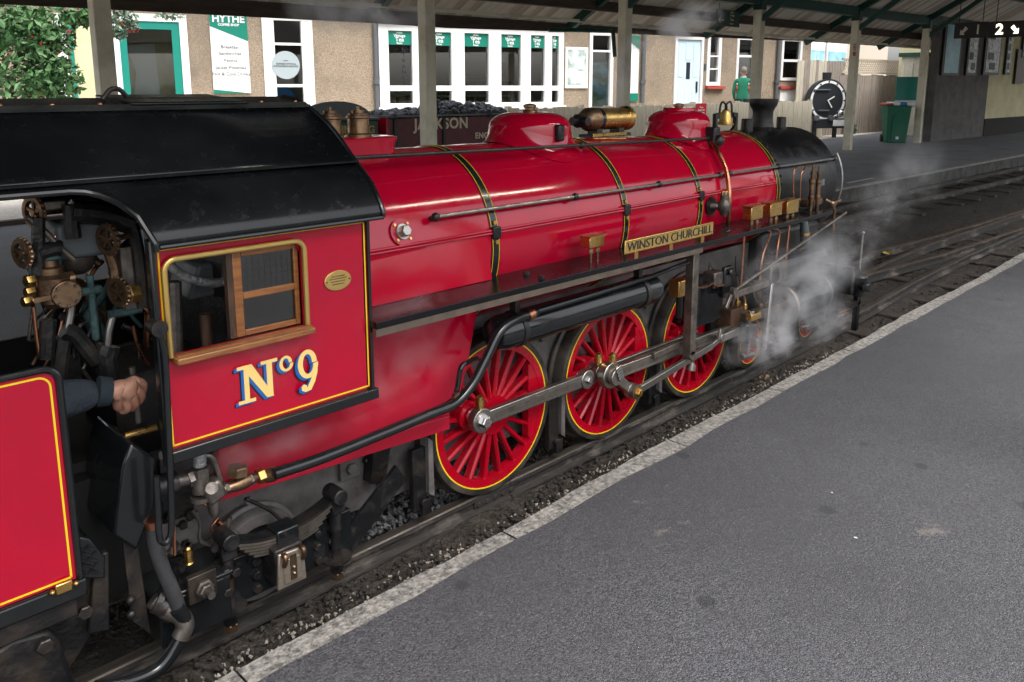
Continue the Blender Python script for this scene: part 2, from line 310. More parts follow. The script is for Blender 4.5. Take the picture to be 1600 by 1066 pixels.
# ================================================================== THE SETTING
def asphalt_nodes(m):
    t = m.node_tree; b = t.nodes['Principled BSDF']
    for n in [q for q in t.nodes if q.type not in ('BSDF_PRINCIPLED', 'OUTPUT_MATERIAL')]: t.nodes.remove(n)
    tc = t.nodes.new('ShaderNodeTexCoord'); src = tc.outputs['Object']
    def tex(kind, sc, **k):
        n = t.nodes.new(kind); n.inputs['Scale'].default_value = sc; t.links.new(src, n.inputs['Vector'])
        for a, v in k.items(): n.inputs[a].default_value = v
        return n
    def rng(s, a, b_, c, d):
        n = t.nodes.new('ShaderNodeMapRange'); [setattr(n.inputs[i+1], 'default_value', q) for i, q in enumerate((a, b_, c, d))]; t.links.new(s, n.inputs[0]); return n.outputs[0]
    def mix(f, a, b_, blend='MIX'):
        n = t.nodes.new('ShaderNodeMix'); n.data_type = 'RGBA'; n.blend_type = blend
        if hasattr(f, 'links'): t.links.new(f, n.inputs[0])
        else: n.inputs[0].default_value = f
        for i, q in ((6, a), (7, b_)):
            if hasattr(q, 'links'): t.links.new(q, n.inputs[i])
            else: n.inputs[i].default_value = (*q, 1)
        return n.outputs[2]
    big = tex('ShaderNodeTexNoise', 1.1, Detail=5, Roughness=.6); agg = tex('ShaderNodeTexVoronoi', 190); fine = tex('ShaderNodeTexNoise', 260, Detail=2)
    col = mix(rng(big.outputs[0], .35, .68, 0, 1), (.056, .058, .069), (.088, .090, .103))
    col = mix(rng(agg.outputs['Distance'], .1, .6, 0, .5), col, (.05, .05, .054))
    sp = t.nodes.new('ShaderNodeSeparateColor'); t.links.new(agg.outputs['Color'], sp.inputs[0])
    col = mix(rng(sp.outputs[1], 0, 1, 0, .65), col, (.14, .142, .155)); col = mix(rng(sp.outputs[2], .5, 1, 0, .8), col, (.028, .028, .032))
    st = tex('ShaderNodeTexNoise', .55, Detail=6, Roughness=.62); col = mix(rng(st.outputs[0], .44, .62, 0, .6), col, (.045, .045, .05))
    wt = tex('ShaderNodeTexNoise', 4.5, Detail=7, Roughness=.7); col = mix(rng(wt.outputs[0], .55, .70, 0, .4), col, (.05, .05, .056))
    col = mix(rng(sp.outputs[0], .90, .96, 0, .28), col, (.20, .19, .18))
    gum = tex('ShaderNodeTexVoronoi', 3.1, Randomness=1); gn = tex('ShaderNodeTexNoise', 14, Detail=3)
    add = t.nodes.new('ShaderNodeMath'); add.operation = 'MULTIPLY_ADD'; add.inputs[1].default_value = .09; t.links.new(gn.outputs[0], add.inputs[0]); t.links.new(gum.outputs['Distance'], add.inputs[2])
    col = mix(rng(add.outputs[0], .12, .145, .75, 0), col, (.035, .037, .042))
    patch = tex('ShaderNodeTexNoise', 3.3, Detail=8, Roughness=.7)
    col = mix(rng(patch.outputs[0], .655, .70, 0, .6), col, (.20, .18, .16))
    ck = tex('ShaderNodeTexNoise', 1.7, Detail=3, Distortion=1.5); col = mix(rng(ck.outputs[0], .497, .503, .0, .0), col, (.03, .03, .03))
    t.links.new(col, b.inputs['Base Color']); b.inputs['Roughness'].default_value = .52; b.inputs['Specular IOR Level'].default_value = .45
    t.links.new(rng(big.outputs[0], .3, .7, .46, .62), b.inputs['Roughness'])
    h = t.nodes.new('ShaderNodeMath'); h.operation = 'MULTIPLY_ADD'; h.inputs[1].default_value = -.6; t.links.new(agg.outputs['Distance'], h.inputs[0]); t.links.new(fine.outputs[0], h.inputs[2])
    bp = t.nodes.new('ShaderNodeBump'); bp.inputs['Strength'].default_value = .75; bp.inputs['Distance'].default_value = .0042; t.links.new(h.outputs[0], bp.inputs['Height']); t.links.new(bp.outputs[0], b.inputs['Normal'])
asphalt_nodes(MATS['asphalt'])
mat('lightened_asphalt', (.21, .215, .23), .8, col2=(.14, .142, .15), nscale=1.6, npos=(.35, .7), bump=.5, bscale=90)  # far platform's colour raised to make up for the weak light there
PZ = .15
def far_edge(x): return 2.56-.0042*(x+10) if x < 9.4 else 2.478-.031*(x-9.4)
def rowy(x): return 5.22+.065*(20.8-x)
g = MB().add([(-600,-600,-.16),(600,-600,-.16),(600,600,-.16),(-600,600,-.16)], [(0,1,2,3)]).build('ground', 'ground'); struct(g)
# track bed as an undulating dark ash sheet
nx, ny = 150, 30; vs_ = []; fs_ = []
for i in range(nx+1):
    for j in range(ny+1):
        x = -9+i*.3; y = -.66+j*.112
        z = -.085+.02*math.sin(x*3.1+y*4)*math.sin(y*7-x)+random.uniform(-.008, .008)
        if y < -.28: z -= .03
        vs_.append((x, y, z))
for i in range(nx):
    for j in range(ny): a = i*(ny+1)+j; fs_.append((a, a+ny+1, a+ny+2, a+1))
bed = pydata('track_bed', vs_, fs_, 'ash_bed', smooth=True); struct(bed)
# near platform: asphalt sheet, rough coping stones along the edge, brick face below
np_ = thing('near_platform', None, None)
struct(np_)
vs_ = []; fs_ = []
nseg = 240
for i in range(nseg+1):
    x = -8+i*.2; vs_ += [(x, -.705+.006*math.sin(x*9)+random.uniform(-.005, .005), PZ+.006), (x, -4, PZ+.0), (x, -9.5, PZ-.01)]
    if i: a = (i-1)*3; fs_ += [(a, a+1, a+4, a+3), (a+1, a+2, a+5, a+4)]
pydata('asphalt_surface', vs_, fs_, 'asphalt', np_, True)
struct(pydata('station_yard', [(-60, -9.45, .13), (60, -9.45, .13), (60, -90, .13), (-60, -90, .13)], [(0, 3, 2, 1)], 'gravel'))
x = -8
while x < 40:
    L = random.uniform(.75, 1.0); m = MB(); n = 8; top = []; o_ = []
    for i in range(n+1):
        xx = x+.003+(L-.006)*i/n; jt = random.uniform(-.006, .006)+.008*math.sin(xx*2.3)
        m.v += [(xx, -.612+jt, PZ-.16), (xx, -.612+jt, PZ-.008), (xx, -.622+jt, PZ+.002+random.uniform(-.002, .002)), (xx, -.712, PZ+.003)]
        if i:
            a = (i-1)*4; m.f += [(a, a+1, a+5, a+4), (a+1, a+2, a+6, a+5), (a+2, a+3, a+7, a+6)]
    m.build('coping_stone', 'coping', np_); x += L
MB().box((-8, -.75, -.2), (40, -.64, PZ-.02)).build('platform_face', 'platform_face', np_)
for (px, py) in ((1300, 770), (1337, 840)):
    c = AZ(px, py, PZ+.008); n = 7; rr = [.006*random.uniform(.4, 1.2) for _ in range(n)]
    pydata('chalk_fleck', [(c.x+rr[i]*math.cos(i*2*math.pi/n), c.y+rr[i]*math.sin(i*2*math.pi/n), PZ+.0085) for i in range(n)], [tuple(range(n))], 'chalk_mark', np_)
# far platform
fp = thing('far_platform', None, None); struct(fp)
xs = [-25+i*1.5 for i in range(42)]; vs_ = []; fs_ = []
for i, x in enumerate(xs):
    vs_ += [(x, far_edge(x)+.10, PZ+.004), (x, 7.5+.012*x, PZ)]
    if i: a = 2*(i-1); fs_.append((a, a+2, a+3, a+1))
pydata('asphalt_surface', vs_, fs_, 'lightened_asphalt', fp)
m = MB()
for i in range(len(xs)-1):
    a, b = xs[i], xs[i+1]; e = .004
    MB().prism([(a+e, far_edge(a), PZ-.03), (b-e, far_edge(b), PZ-.03), (b-e, far_edge(b)+.12, PZ-.03), (a+e, far_edge(a)+.12, PZ-.03)], (0, 0, .038)).build('coping_stone', 'coping', fp, bevel=.008)
    m.prism([(a, far_edge(a)+.03, -.2), (b, far_edge(b)+.03, -.2), (b, far_edge(b)+.09, -.2), (a, far_edge(a)+.09, -.2)], (0, 0, .175+PZ-.03+.02))
m.build('platform_face', 'platform_face', fp)
c = AZ(1345, 282, PZ+.009); MB().box((c.x-.5, c.y-.03, PZ+.0085), (c.x+.5, c.y+.03, PZ+.0095)).build('painted_dash', 'chalk_mark', fp)
fc = pydata('gravel_forecourt', [(-60, 7.4, .143), (60, 7.9, .143), (60, 120, .143), (-60, 120, .143)], [(0, 1, 2, 3)], 'gravel'); struct(fc)
MB().box((-6, 7.36, .1), (9.3, 7.46, .2)).build('garden_kerb', 'brown_board', fp)
# rails: bullhead section swept along a path
def rail(path, name, parent, top='rail_top', side='rail_side'):
    P = [Vector(p) for p in path]; sec = [(-.024, 0), (-.024, -.02), (-.008, -.028), (-.008, -.055), (-.035, -.066), (-.035, -.075), (.035, -.075), (.035, -.066), (.008, -.055), (.008, -.028), (.024, -.02), (.024, 0)]
    sec = [(a, z-.004 if abs(a) > .02 and z == 0 else z) for a, z in sec]; n = len(sec); m = MB(); t_ = MB()
    for i, p in enumerate(P):
        d = (P[min(i+1, len(P)-1)]-P[max(i-1, 0)]); d.z = 0; d.normalize(); s_ = Vector((-d.y, d.x, 0))
        m.v += [tuple(p+s_*a+V(0, 0, z)) for a, z in sec]; t_.v += [tuple(p+s_*a+V(0, 0, z)) for a, z in ((-.024, -.0045), (-.018, .0), (.018, .0), (.024, -.0045))]
        if i:
            for k in range(n-1): m.f.append(((i-1)*n+k, (i-1)*n+k+1, i*n+k+1, i*n+k))
            for k in range(3): t_.f.append(((i-1)*4+k, (i-1)*4+k+1, i*4+k+1, i*4+k))
    r = m.build(name, side, parent); t_.build('rail_head', top, r); return r
def dense(p, q, n): p = Vector(p); q = Vector(q); return [p.lerp(q, i/n) for i in range(n+1)]
tr = thing('loco_track', None, None); struct(tr)
r1 = [AZ(*q, 0) for q in ((1420, 443), (1464, 420.7), (1518, 395), (1600, 360.7))]; r1.append(r1[-1]+(r1[-1]-r1[-2])*6)
rail([(-9, -.175, 0), (.1, -.175, 0)], 'rail', tr); rail([(.104, -.175, 0), (3.4, -.175, 0)]+r1, 'rail', tr)
r3 = [AZ(*q, 0) for q in ((1353, 423.7), (1446, 383), (1600, 332))]; r3.append(r3[-1]+(r3[-1]-r3[-2])*3)
rail([(-9, .255, 0), (3.2, .255, 0)]+r3, 'rail', tr, 'rust_rail')
for i in range(5): MB().hexnut((.02+i*.045-.09, -.186, -.042), (0, -1, 0), .011, .012).build('fishplate_bolt', 'rail_side', tr)
MB().box((-.09, -.192, -.06), (.13, -.184, -.028)).build('fishplate', 'rail_side', tr, bevel=.003)
tb = thing('junction_track', None, None); struct(tb)
r2 = [AZ(*q, 0) for q in ((1354.7, 428), (1470, 398), (1600, 355.5))]; r2.append(r2[-1]+(r2[-1]-r2[-2])*2)
rail([(-9, 1.05, 0), (3, .62, 0)]+r2, 'rail', tb, 'rust_rail')
r4 = [AZ(*q, 0) for q in ((1350, 396.7), (1470, 366.7), (1600, 328))]; r4.append(r4[-1]+(r4[-1]-r4[-2])*2)
rail([(-9, 1.43, 0), (3, 1.02, 0)]+r4, 'rail', tb, 'rust_rail')
tf = thing('far_track', None, None); struct(tf)
for q in (((1338, 317), (1464, 287), (1600, 260)), ((1320, 338.7), (1440, 309.6), (1600, 274.5))):
    p = [AZ(*k, 0) for k in q]; rail([p[0]+(p[0]-p[1])*4]+p+[p[-1]+(p[-1]-p[-2])*2], 'rail', tf, 'rust_rail')
for k in range(24):
    x = -4+k*.62; yy = random.uniform(-.01, .01)
    MB().box((x-.06, -.42+yy, -.16), (x+.06, .52+yy, -.072 if x > 3.4 else -.135)).build('sleeper', 'sleeper', tr, bevel=.008)
for k in range(14):
    x = 7.2+k*.7; MB().box((x-.07, 1.35-.03*k, -.16), (x+.07, 2.25-.02*k, -.062)).build('sleeper', 'sleeper', tf, bevel=.008)
# loose ballast
def stones(name, n, region, smin, smax, m, zf=None, label=None):
    v = []; f = []
    for _ in range(n):
        x, y, z = region(); s_ = random.uniform(smin, smax); b = len(v)
        q = Quaternion((random.random(), random.random(), random.random(), random.random())).normalized()
        for p in ((1,0,0),(-1,0,0),(0,1,0),(0,-1,0),(0,0,.8),(0,0,-.8)):
            p = q @ (Vector(p)*s_*random.uniform(.6, 1.2)); v.append((x+p.x, y+p.y, z+p.z))
        f += [tuple(b+k for k in t) for t in ((0,2,4),(2,1,4),(1,3,4),(3,0,4),(2,0,5),(1,2,5),(3,1,5),(0,3,5))]
    o = pydata(name, v, f, m); return tag(o, label, 'ballast', kind='stuff')
def reg_all():
    x = -1.9+abs(random.gauss(0, 1))*3.4 if random.random() < .75 else random.uniform(2.5, 16)
    return (x, random.uniform(-.60, 2.3) if x > 2.3 else random.uniform(-.6, .6), -.082)
stones('ballast', 11000, reg_all, .004, .015, 'ballast', label='dark ash and small stones lying between the rails')
stones('pale_chippings', 1100, lambda: (random.uniform(-1.6, 3.0), -.26-abs(random.gauss(0, .11)), -.092), .003, .010, 'pale_stone', label='pale stone chippings along the near rail')
def heap():
    x = random.uniform(-1.1, .25); y = random.uniform(-.12, .2); return (x, y, -.06+.06*math.exp(-((x+.45)/.4)**2)*random.random())
stones('ash_heap', 2600, heap, .006, .016, 'grey_ash', label='grey ash dropped between the rails under the firebox')
v = []; f = []
for (px, py) in [(790, 748)]*10+[(1190, 590)]*14+[(1310, 430)]*6+[(905, 690)]*4:
    c = AZ(px+random.gauss(0, 9), py+random.gauss(0, 6), -.07); b = len(v); a = random.random()*6.3; L = random.uniform(.015, .035)
    d = V(math.cos(a), math.sin(a), random.uniform(-.4, .5)); s_ = V(-math.sin(a), math.cos(a), random.uniform(-.3, .3))
    v += [c, c+d*L*.5+s_*L*.35+V(0,0,.008), c+d*L, c+d*L*.5-s_*L*.35]; f += [(b, b+1, b+2), (b, b+2, b+3)]
tag(pydata('dead_leaves', v, f, 'leaf_tan'), 'dry brown leaves caught beside the near rail', 'leaves', kind='stuff')
c = AZ(1391, 398, -.04)
tag(MB().add([c, c+V(.08,.03,.03), c+V(.12,.1,.01), c+V(.03,.11,.04), c+V(-.03,.06,.01)], [(0,1,2),(0,2,3),(0,3,4)]).build('fallen_leaf', 'leaf_yellow'), 'yellow leaf lying between the tracks ahead of the engine', 'leaf')

hg = MB()
for k in range(60): x = -20+k*1.1; hg.sph((x, -10.6+random.uniform(-.2, .2), .7), 1.0, 10, 8, (.8, .6, random.uniform(.9, 1.15)))
tag(hg.build('reflection_hedge', 'hedge'), 'unseen green hedge added beyond the yard to darken reflections in the paintwork', 'hedge')  # unseen hedge, added to block the low sky from the paintwork's reflections
# ------------------------------------------------------------------ canopy over the tracks
PP = [APL(px, py, 20.8, 5.22, -.065) for px, py in ((155, 10), (666, 15), (977.5, 5), (1187, 20), (1339.5, 25), (1449, 40))]
canopy = thing('canopy_roof', 'boarded station canopy with dark green rafters and deep brown valance', 'canopy', (PP[2].x, rowy(PP[2].x), PZ))
EO, EZ, SL = 1.25, 2.70, .56
def rz_(off): return EZ+(EO-off)*SL
plank = MB(); L = (EO+2.35); plank.obox((0, -L/2, L/2*SL), (.077, 0, 0), (0, -L/2, L/2*SL), (0, .006*SL/1.15, .006/1.15))
pm = plank.mesh('plank')
pm.materials.append(MATS['roof_plank']); pm2 = pm.copy(); pm2.materials[0] = MATS['roof_plank_pale']
x = -3.6; k = 0
while x < 32:
    o = bpy.data.objects.new('plank', pm if random.random() < .45 else pm2); COL.objects.link(o); o.location = (x, rowy(x)+EO, EZ+random.uniform(-.003, .003)); o.rotation_euler = (0, 0, -.065)
    o.parent = canopy; o.matrix_parent_inverse = world_of(canopy).inverted(); x += .16; k += 1
m = MB(); m.prism([(-14, rowy(-14)+EO, EZ+.03), (34, rowy(34)+EO, EZ+.03), (34, rowy(34)-2.35, rz_(-2.35)+.03), (-14, rowy(-14)-2.35, rz_(-2.35)+.03)], (0, 0, .05)); m.build('roof_covering', 'roof_dark', canopy)
RY, RZ, NY, NZ = 3.3, rz_(-2.35)+.05, -2.15, 3.05
def nz(y): return NZ+(y-NY)*(RZ-NZ)/(RY+.9-NY)
def sheet(x0, x1, y0, y1): return MB().prism([(x0, y0, nz(y0)), (x1, y0, nz(y0)), (x1, y1, nz(y1)), (x0, y1, nz(y1))], (0, 0, .05)).build('roof_boarding', 'roof_dark', canopy)
sheet(-14, 34, NY, RY+.9)
fl = thing('strip_light', 'lit fluorescent strip light hung under the canopy, reflected along the boiler', 'lamp', (1.83, -1.52, 2.93))
MB().box((1.0, -1.56, 2.955), (2.67, -1.48, 3.0)).build('batten', 'white_paint', fl, bevel=.006); MB().cyl((1.02, -1.52, 2.93), (2.65, -1.52, 2.93), .019, n=14).build('tube', 'lamp_tube', fl)
for x in (1.2, 2.5): MB().cyl((x, -1.52, 3.0), (x, -1.52, nz(-1.52)+.01), .008).build('hanger', 'black_iron', fl)
# valance: follows the eaves
vp = [APL(px, py, 20.8, 5.22+EO+.03, -.065) for px, py in ((168.6, 15), (591, 36.7), (700, 44), (958, 52), (1262, 64.7))]
vp = [vp[0]+(vp[0]-vp[1])*1.6]+vp+[vp[-1]+(vp[-1]-vp[-2])*2.2]
for i in range(len(vp)-1):
    a, b = vp[i], vp[i+1]
    MB().prism([a, b, V(b.x, b.y, EZ+.03), V(a.x, a.y, EZ+.03)], (0, .035, 0)).build('valance_board', 'brown_board', canopy)
    MB().bar(a+V(0, -.02, .16), b+V(0, -.02, .16), .03, .03).build('valance_batten', 'brown_board', canopy)
A = (-6, rowy(-6)); B = (33, rowy(33))
for off, dz, h, t_, mm in ((.62, -.10, .16, .10, 'brown_board'), (0, -.12, .2, .16, 'dark_green'), (-1.2, -.14, .16, .12, 'dark_green')):
    MB().bar((A[0], A[1]+off, rz_(off)+dz), (B[0], B[1]+off, rz_(off)+dz), h, t_).build('purlin', mm, canopy)
MB().bar((A[0], A[1]+.95, EZ+.02), (B[0], B[1]+.95, EZ+.02), .05, .04).build('conduit', 'cream_post', canopy)
for i, p in enumerate(PP):
    x = p.x; y = rowy(x)
    MB().bar((x, y+1.2, rz_(1.2)-.08), (x, y-2.3, rz_(-2.3)-.08), .15, .1, (1, 0, 0)).build('rafter', 'dark_green', canopy)
    MB().bar((x, y-.05, 2.9), (x, y-1.5, 3.95), .1, .09, (1, 0, 0)).build('tie_strut', 'dark_green', canopy)
p0 = APL(857, 47, 20.8, 5.22+.9, -.065); p1 = APL(958, 47, 20.8, 5.22+.3, -.065); p2 = V(p1.x, p1.y-.05, 2.1)
MB().tube([p0, p1, p1+V(0, 0, -.04), p2], .035, 8).build('drain_pipe', 'dark_green', canopy)
labs = ['cream square canopy post before the teal framed door', 'cream canopy post before the tea room windows and coal wagon', 'cream canopy post behind the brass generator on the boiler', 'cream canopy post behind the engine chimney', 'cream canopy post with red no smoking notice beside the round clock', 'cream canopy post beside the green wheelie bin']
for i, p in enumerate(PP):
    x = p.x; y = rowy(x); hgt = 3.36
    t = thing('canopy_post', labs[i], 'post', (x, y, PZ), -.065, 'cream posts of the platform canopy')
    s_ = .085
    MB().box((x-s_, y-s_, PZ-.02), (x+s_, y+s_, hgt)).build('shaft', 'cream_post', t, bevel=.012)
    MB().box((x-s_-.01, y-s_-.01, hgt-.28), (x+s_+.01, y+s_+.01, hgt+.06)).build('bracket_shoe', 'dark_green', t, bevel=.008)
    MB().cyl((x-.02, y-s_, 2.55), (x-.02, y-s_-.012, 2.55), .018).build('bolt_head', 'cream_post', t)
for x, l_ in ((1.5, 'cream roof post standing on the near platform opposite the driving wheels'), (5.5, 'cream roof post on the near platform ahead of the engine')):
    t = thing('canopy_post', l_, 'post', (x, -2.22, PZ), 0, 'cream posts on the near platform')
    MB().box((x-.085, -2.305, PZ-.02), (x+.085, -2.135, 3.08)).build('shaft', 'cream_post', t, bevel=.012)
# no smoking notice on the fifth post
p = APL(1335, 77, 20.8, 5.22-.1, -.065); t = thing('no_smoking_notice', 'small white and red no smoking notice on a cream post', 'sign', p)
MB().box((p.x-.09, p.y-.004, p.z-.16), (p.x+.09, p.y+.004, p.z+.14)).build('notice_board', 'cream_post', t)
MB().ring((p.x, p.y-.006, p.z+.04), (0, -1, 0), .055, .072, .003).bar((p.x-.045, p.y-.008, p.z+.085), (p.x+.045, p.y-.008, p.z-.005), .014, .003).build('prohibition_ring', 'red_sign', t)
MB().bar((p.x-.035, p.y-.0062, p.z+.035), (p.x+.04, p.y-.0062, p.z+.035), .014, .002).build('cigarette_symbol', 'print_dark', t)
MB().box((p.x-.085, p.y-.008, p.z-.15), (p.x+.085, p.y-.005, p.z-.06)).build('red_strip', 'red_sign', t)
# hanging tea room sign
a = APL(1120, 14, 20.8, 5.22+.35, -.065); b = APL(1158, 43, 20.8, 5.22+.35, -.065)
t = thing('hanging_sign', 'dark green hanging sign with arrow pointing left to the tea room', 'sign', ((a.x+b.x)/2, a.y, b.z))
MB().box((a.x, a.y-.012, b.z), (b.x, a.y+.012, a.z)).build('sign_board', 'dark_green', t)
W = b.x-a.x; H = a.z-b.z; cx = a.x+.64*W; yy = a.y-.014
for q, sz, dz in (('Hythe', .10, .40), ('Vintage', .135, .22), ('Tea', .2, -.06), ('Room', .10, -.33)):
    text(q, sz*H/.36*.55, (cx, yy, b.z+H*(.5+dz*.95)), (1, -.065, 0), (0, 0, 1), 'letter_cream', t, bold=.001)
MB().bar((a.x+.08*W, yy, b.z+.35*H), (a.x+.30*W, yy, b.z+.35*H), .02, .003).bar((a.x+.07*W, yy, b.z+.35*H), (a.x+.16*W, yy, b.z+.5*H), .02, .003).bar((a.x+.07*W, yy, b.z+.35*H), (a.x+.16*W, yy, b.z+.2*H), .02, .003).build('arrow', 'letter_cream', t)
for s_ in (.1, .9): MB().cyl((a.x+W*s_, a.y, a.z), (a.x+W*s_, a.y, a.z+.5), .006).build('hanger', 'black_iron', t)
# platform number sign
t = thing('platform_number_sign', 'dark hanging sign reading 1 and a lit 2 with arrows', 'sign', (17, 2.9, 2.62))
MB().box((16.97, 2.845, 2.61), (17.03, 3.475, 2.93)).build('sign_box', 'sign_dark', t, bevel=.01)
MB().box((16.97, 2.10, 2.60), (17.03, 2.835, 2.92)).build('sign_box', 'sign_dark', t, bevel=.01)
R_ = (0, -1, 0); U_ = (0, 0, 1)
text('1', .27, (16.965, 3.02, 2.77), R_, U_, 'dim_digit', t, name='numeral', bold=.004)
text('2', .29, (16.965, 2.62, 2.755), R_, U_, 'lit_digit', t, name='numeral', bold=.008)
def arrow(cy, cz, sg, mm):
    pts = [(-.085*sg, -.09), (.01*sg, -.09), (-.02*sg, -.055), (.06*sg, .03), (.01*sg, .085), (-.055*sg, -.01), (-.085*sg, .02)]
    MB().prism([(16.968, cy-a_, cz+b_) for a_, b_ in pts], (-.004, 0, 0)).build('arrow', mm, t)
arrow(3.27, 2.77, 1, 'dim_digit'); arrow(2.36, 2.755, -1, 'lit_digit')
for y_ in (3.4, 2.95, 2.7, 2.2): MB().cyl((17, y_, 2.92), (17, y_, nz(y_)), .008).build('hanger', 'black_iron', t)

# ------------------------------------------------------------------ platform hut at the far end
hx0 = 21.25
t = thing('platform_hut', 'cream hut, one stretch coloured as if shaded, with dark noticeboards at the far platform end', 'hut', (26, rowy(26)+1, PZ))
def HW(x): return rowy(x)-.07
MB().prism([(hx0, HW(hx0), PZ), (25.0, HW(25.0), PZ), (25.0, HW(25)+.2, PZ), (hx0, HW(hx0)+.2, PZ)], (0, 0, 3.5)).build('shaded_wall', 'shaded_wall', t)  # shade on this stretch of wall is put into its grey colour
MB().prism([(25.003, HW(25.003)+.004, PZ), (36, HW(36)+.004, PZ), (36, HW(36)+2.6, PZ), (25.003, HW(25.003)+2.6, PZ)], (0, 0, 3.5)).build('cream_wall', 'cream_wall', t)
MB().prism([(24.98, HW(25)-.02, PZ), (36, HW(36)-.02, PZ), (36, HW(36)+.02, PZ), (24.98, HW(25)+.02, PZ)], (0, 0, .52)).build('dark_strip', 'roof_dark', t)  # dark strip along the foot of the cream wall
MB().prism([AY(1526+q[0]*1.0, q[1], 5.0) for q in ((2, 188), (18, 187), (40, 177), (90, 172), (90, 204), (2, 213))], (0, .06, 0)).build('dark_slope', 'roof_dark', t)  # dark slanted patch in front of the wall foot
for (x0, x1, y0, y1, mm) in ((1468, 1503, 37, 118, 'poster_c'), (1506, 1530, 37, 118, 'poster_d'), (1533, 1566, 40, 117, 'poster_d'), (1567, 1583, 42, 117, 'poster_d'), (1594, 1612, 40, 90, 'poster_d')):
    a = APL(x0, y1, 20.8, 5.22-.09, -.065); b = APL(x1, y0, 20.8, 5.22-.09, -.065)
    fr = MB().prism([(a.x, a.y-.05, a.z), (b.x, b.y-.05, a.z), (b.x, b.y-.05, b.z), (a.x, a.y-.05, b.z)], (0, .05, 0)).build('noticeboard', 'sign_dark', t)
    w_ = b.x-a.x; MB().prism([(a.x+w_*.1, a.y-.055-.007*w_, a.z+.07), (b.x-w_*.1, b.y-.052, a.z+.07), (b.x-w_*.1, b.y-.052, b.z-.07), (a.x+w_*.1, a.y-.055-.007*w_, b.z-.07)], (0, .002, 0)).build('poster', mm, fr)
    if mm == 'poster_d':
        for k in range(4):
            z0 = a.z+.15+(b.z-a.z-.3)*k/4; xx = a.x+w_*random.uniform(.18, .45); MB().prism([(xx, a.y-.064-.065*(xx-a.x), z0), (xx+w_*.35, a.y-.064-.065*(xx+w_*.35-a.x), z0), (xx+w_*.35, a.y-.064-.065*(xx+w_*.35-a.x), z0+.2), (xx, a.y-.064-.065*(xx-a.x), z0+.2)], (0, .001, 0)).build('notice_sheet', random.choice(['sign_white', 'print_grey', 'print_dark']), fr)
a = APL(1584, 131, 20.8, 5.1, -.065); MB().box((a.x, a.y-.03, a.z), (a.x+1.0, a.y, a.z+1.05)).build('lamp_board', 'dark_wood', t)
# white panelled shed end with teal flap behind the bin
t = thing('cream_shed', 'cream panelled shed behind the green wheelie bin', 'shed', (24.8, 6.9, PZ))
MB().box((24, 6.37, PZ), (24.9, 7.03, 2.5)).build('wall', 'cream_post', t)
for y_ in (6.45, 6.7, 6.95): MB().box((23.975, y_-.02, .5), (23.999, y_+.02, 2.3)).build('batten', 'cream_post', t)
MB().box((23.9, 6.30, 2.5), (24.95, 7.10, 2.62)).build('roof_edge', 'dark_green', t)
# wheelie bin with recycling lid and its flap board
bx, by = 20.35, 5.75
t = thing('wheelie_bin', 'green wheelie bin with red white and blue recycling lid', 'bin', (bx, by, PZ))
m = MB(); m.add([(bx-.24,by-.27,PZ),(bx+.24,by-.27,PZ),(bx+.22,by+.25,PZ),(bx-.22,by+.25,PZ),(bx-.30,by-.34,PZ+.98),(bx+.30,by-.34,PZ+.98),(bx+.30,by+.36,PZ+.98),(bx-.30,by+.36,PZ+.98)], [(0,3,2,1),(4,5,6,7),(0,1,5,4),(1,2,6,5),(2,3,7,6),(3,0,4,7)])
m.build('body', 'bin_green', t, bevel=.03)
MB().prism([(bx-.15, by-.30, PZ+.1), (bx+.15, by-.30, PZ+.1), (bx+.15, by-.345, PZ+.62)]+[(bx+.15*math.cos(a_*.4), by-.35-.01*a_/8, PZ+.62+.16*math.sin(a_*.4)) for a_ in range(1, 8)]+[(bx-.15, by-.345, PZ+.62)], (0, .02, 0)).build('front_moulding', 'bin_green', t)
for i, mm in enumerate(('bin_red', 'sign_white', 'bin_blue', 'sign_white')):
    xx = bx-.33+i*.165; pts = [(xx, by-.38, PZ+.975), (xx+.163, by-.38, PZ+.975), (xx+.163, by+.38, PZ+.975), (xx, by+.38, PZ+.975)]
    MB().prism(pts, (0, 0, .06+.03*(i in (1, 2)))).build('lid_section', mm, t, bevel=.02)
MB().box((bx-.04, by-.335, PZ+.10), (bx+.03, by-.325, PZ+.17)).build('sticker', 'sign_white', t)
for s_ in (-1, 1): MB().cyl((bx+s_*.2, by+.27, PZ+.1), (bx+s_*.26, by+.27, PZ+.1), .1).build('wheel', 'black_plastic', t)
MB().box((bx+.05, by+.37, PZ+1.05), (bx+.75, by+.40, PZ+1.72)).build('flap_board', 'green_frame', t, bevel=.01)
MB().box((bx+.05, by+.365, PZ+.9), (bx+.8, by+.369, PZ+1.1)).build('white_panel', 'sign_white', t); t.rotation_euler.z = RAD(-55)
# ------------------------------------------------------------------ fences
t = thing('picket_fence', 'low pale timber fence of close upright boards before the station house', 'fence', (15, 8, PZ))
x = 8.2; i = 0
while x < 20.2:
    h = 1.22+random.uniform(-.025, .02); w_ = random.uniform(.105, .125)
    MB().box((x, 7.985+random.uniform(-.006, .006), PZ-.01), (x+w_, 8.005, h)).build('board', 'fence_new', t, bevel=.004, seg=1); x += w_+.012; i += 1
for x in (8.2, 10.2, 12.2, 14.2, 16.2, 18.2, 20.2): MB().box((x-.05, 8.01, PZ), (x+.05, 8.11, 1.26)).build('fence_post', 'fence_new', t)
for z in (.4, 1.0): MB().box((8.2, 8.012, z), (20.2, 8.05, z+.08)).build('rail', 'fence_new', t)
t = thing('tall_fence', 'tall weathered grey board fence with lattice top behind the clock', 'fence', (24, 8.4, PZ))
x = 20.35
def fy(x): return 8.55-.085*(x-20.35)
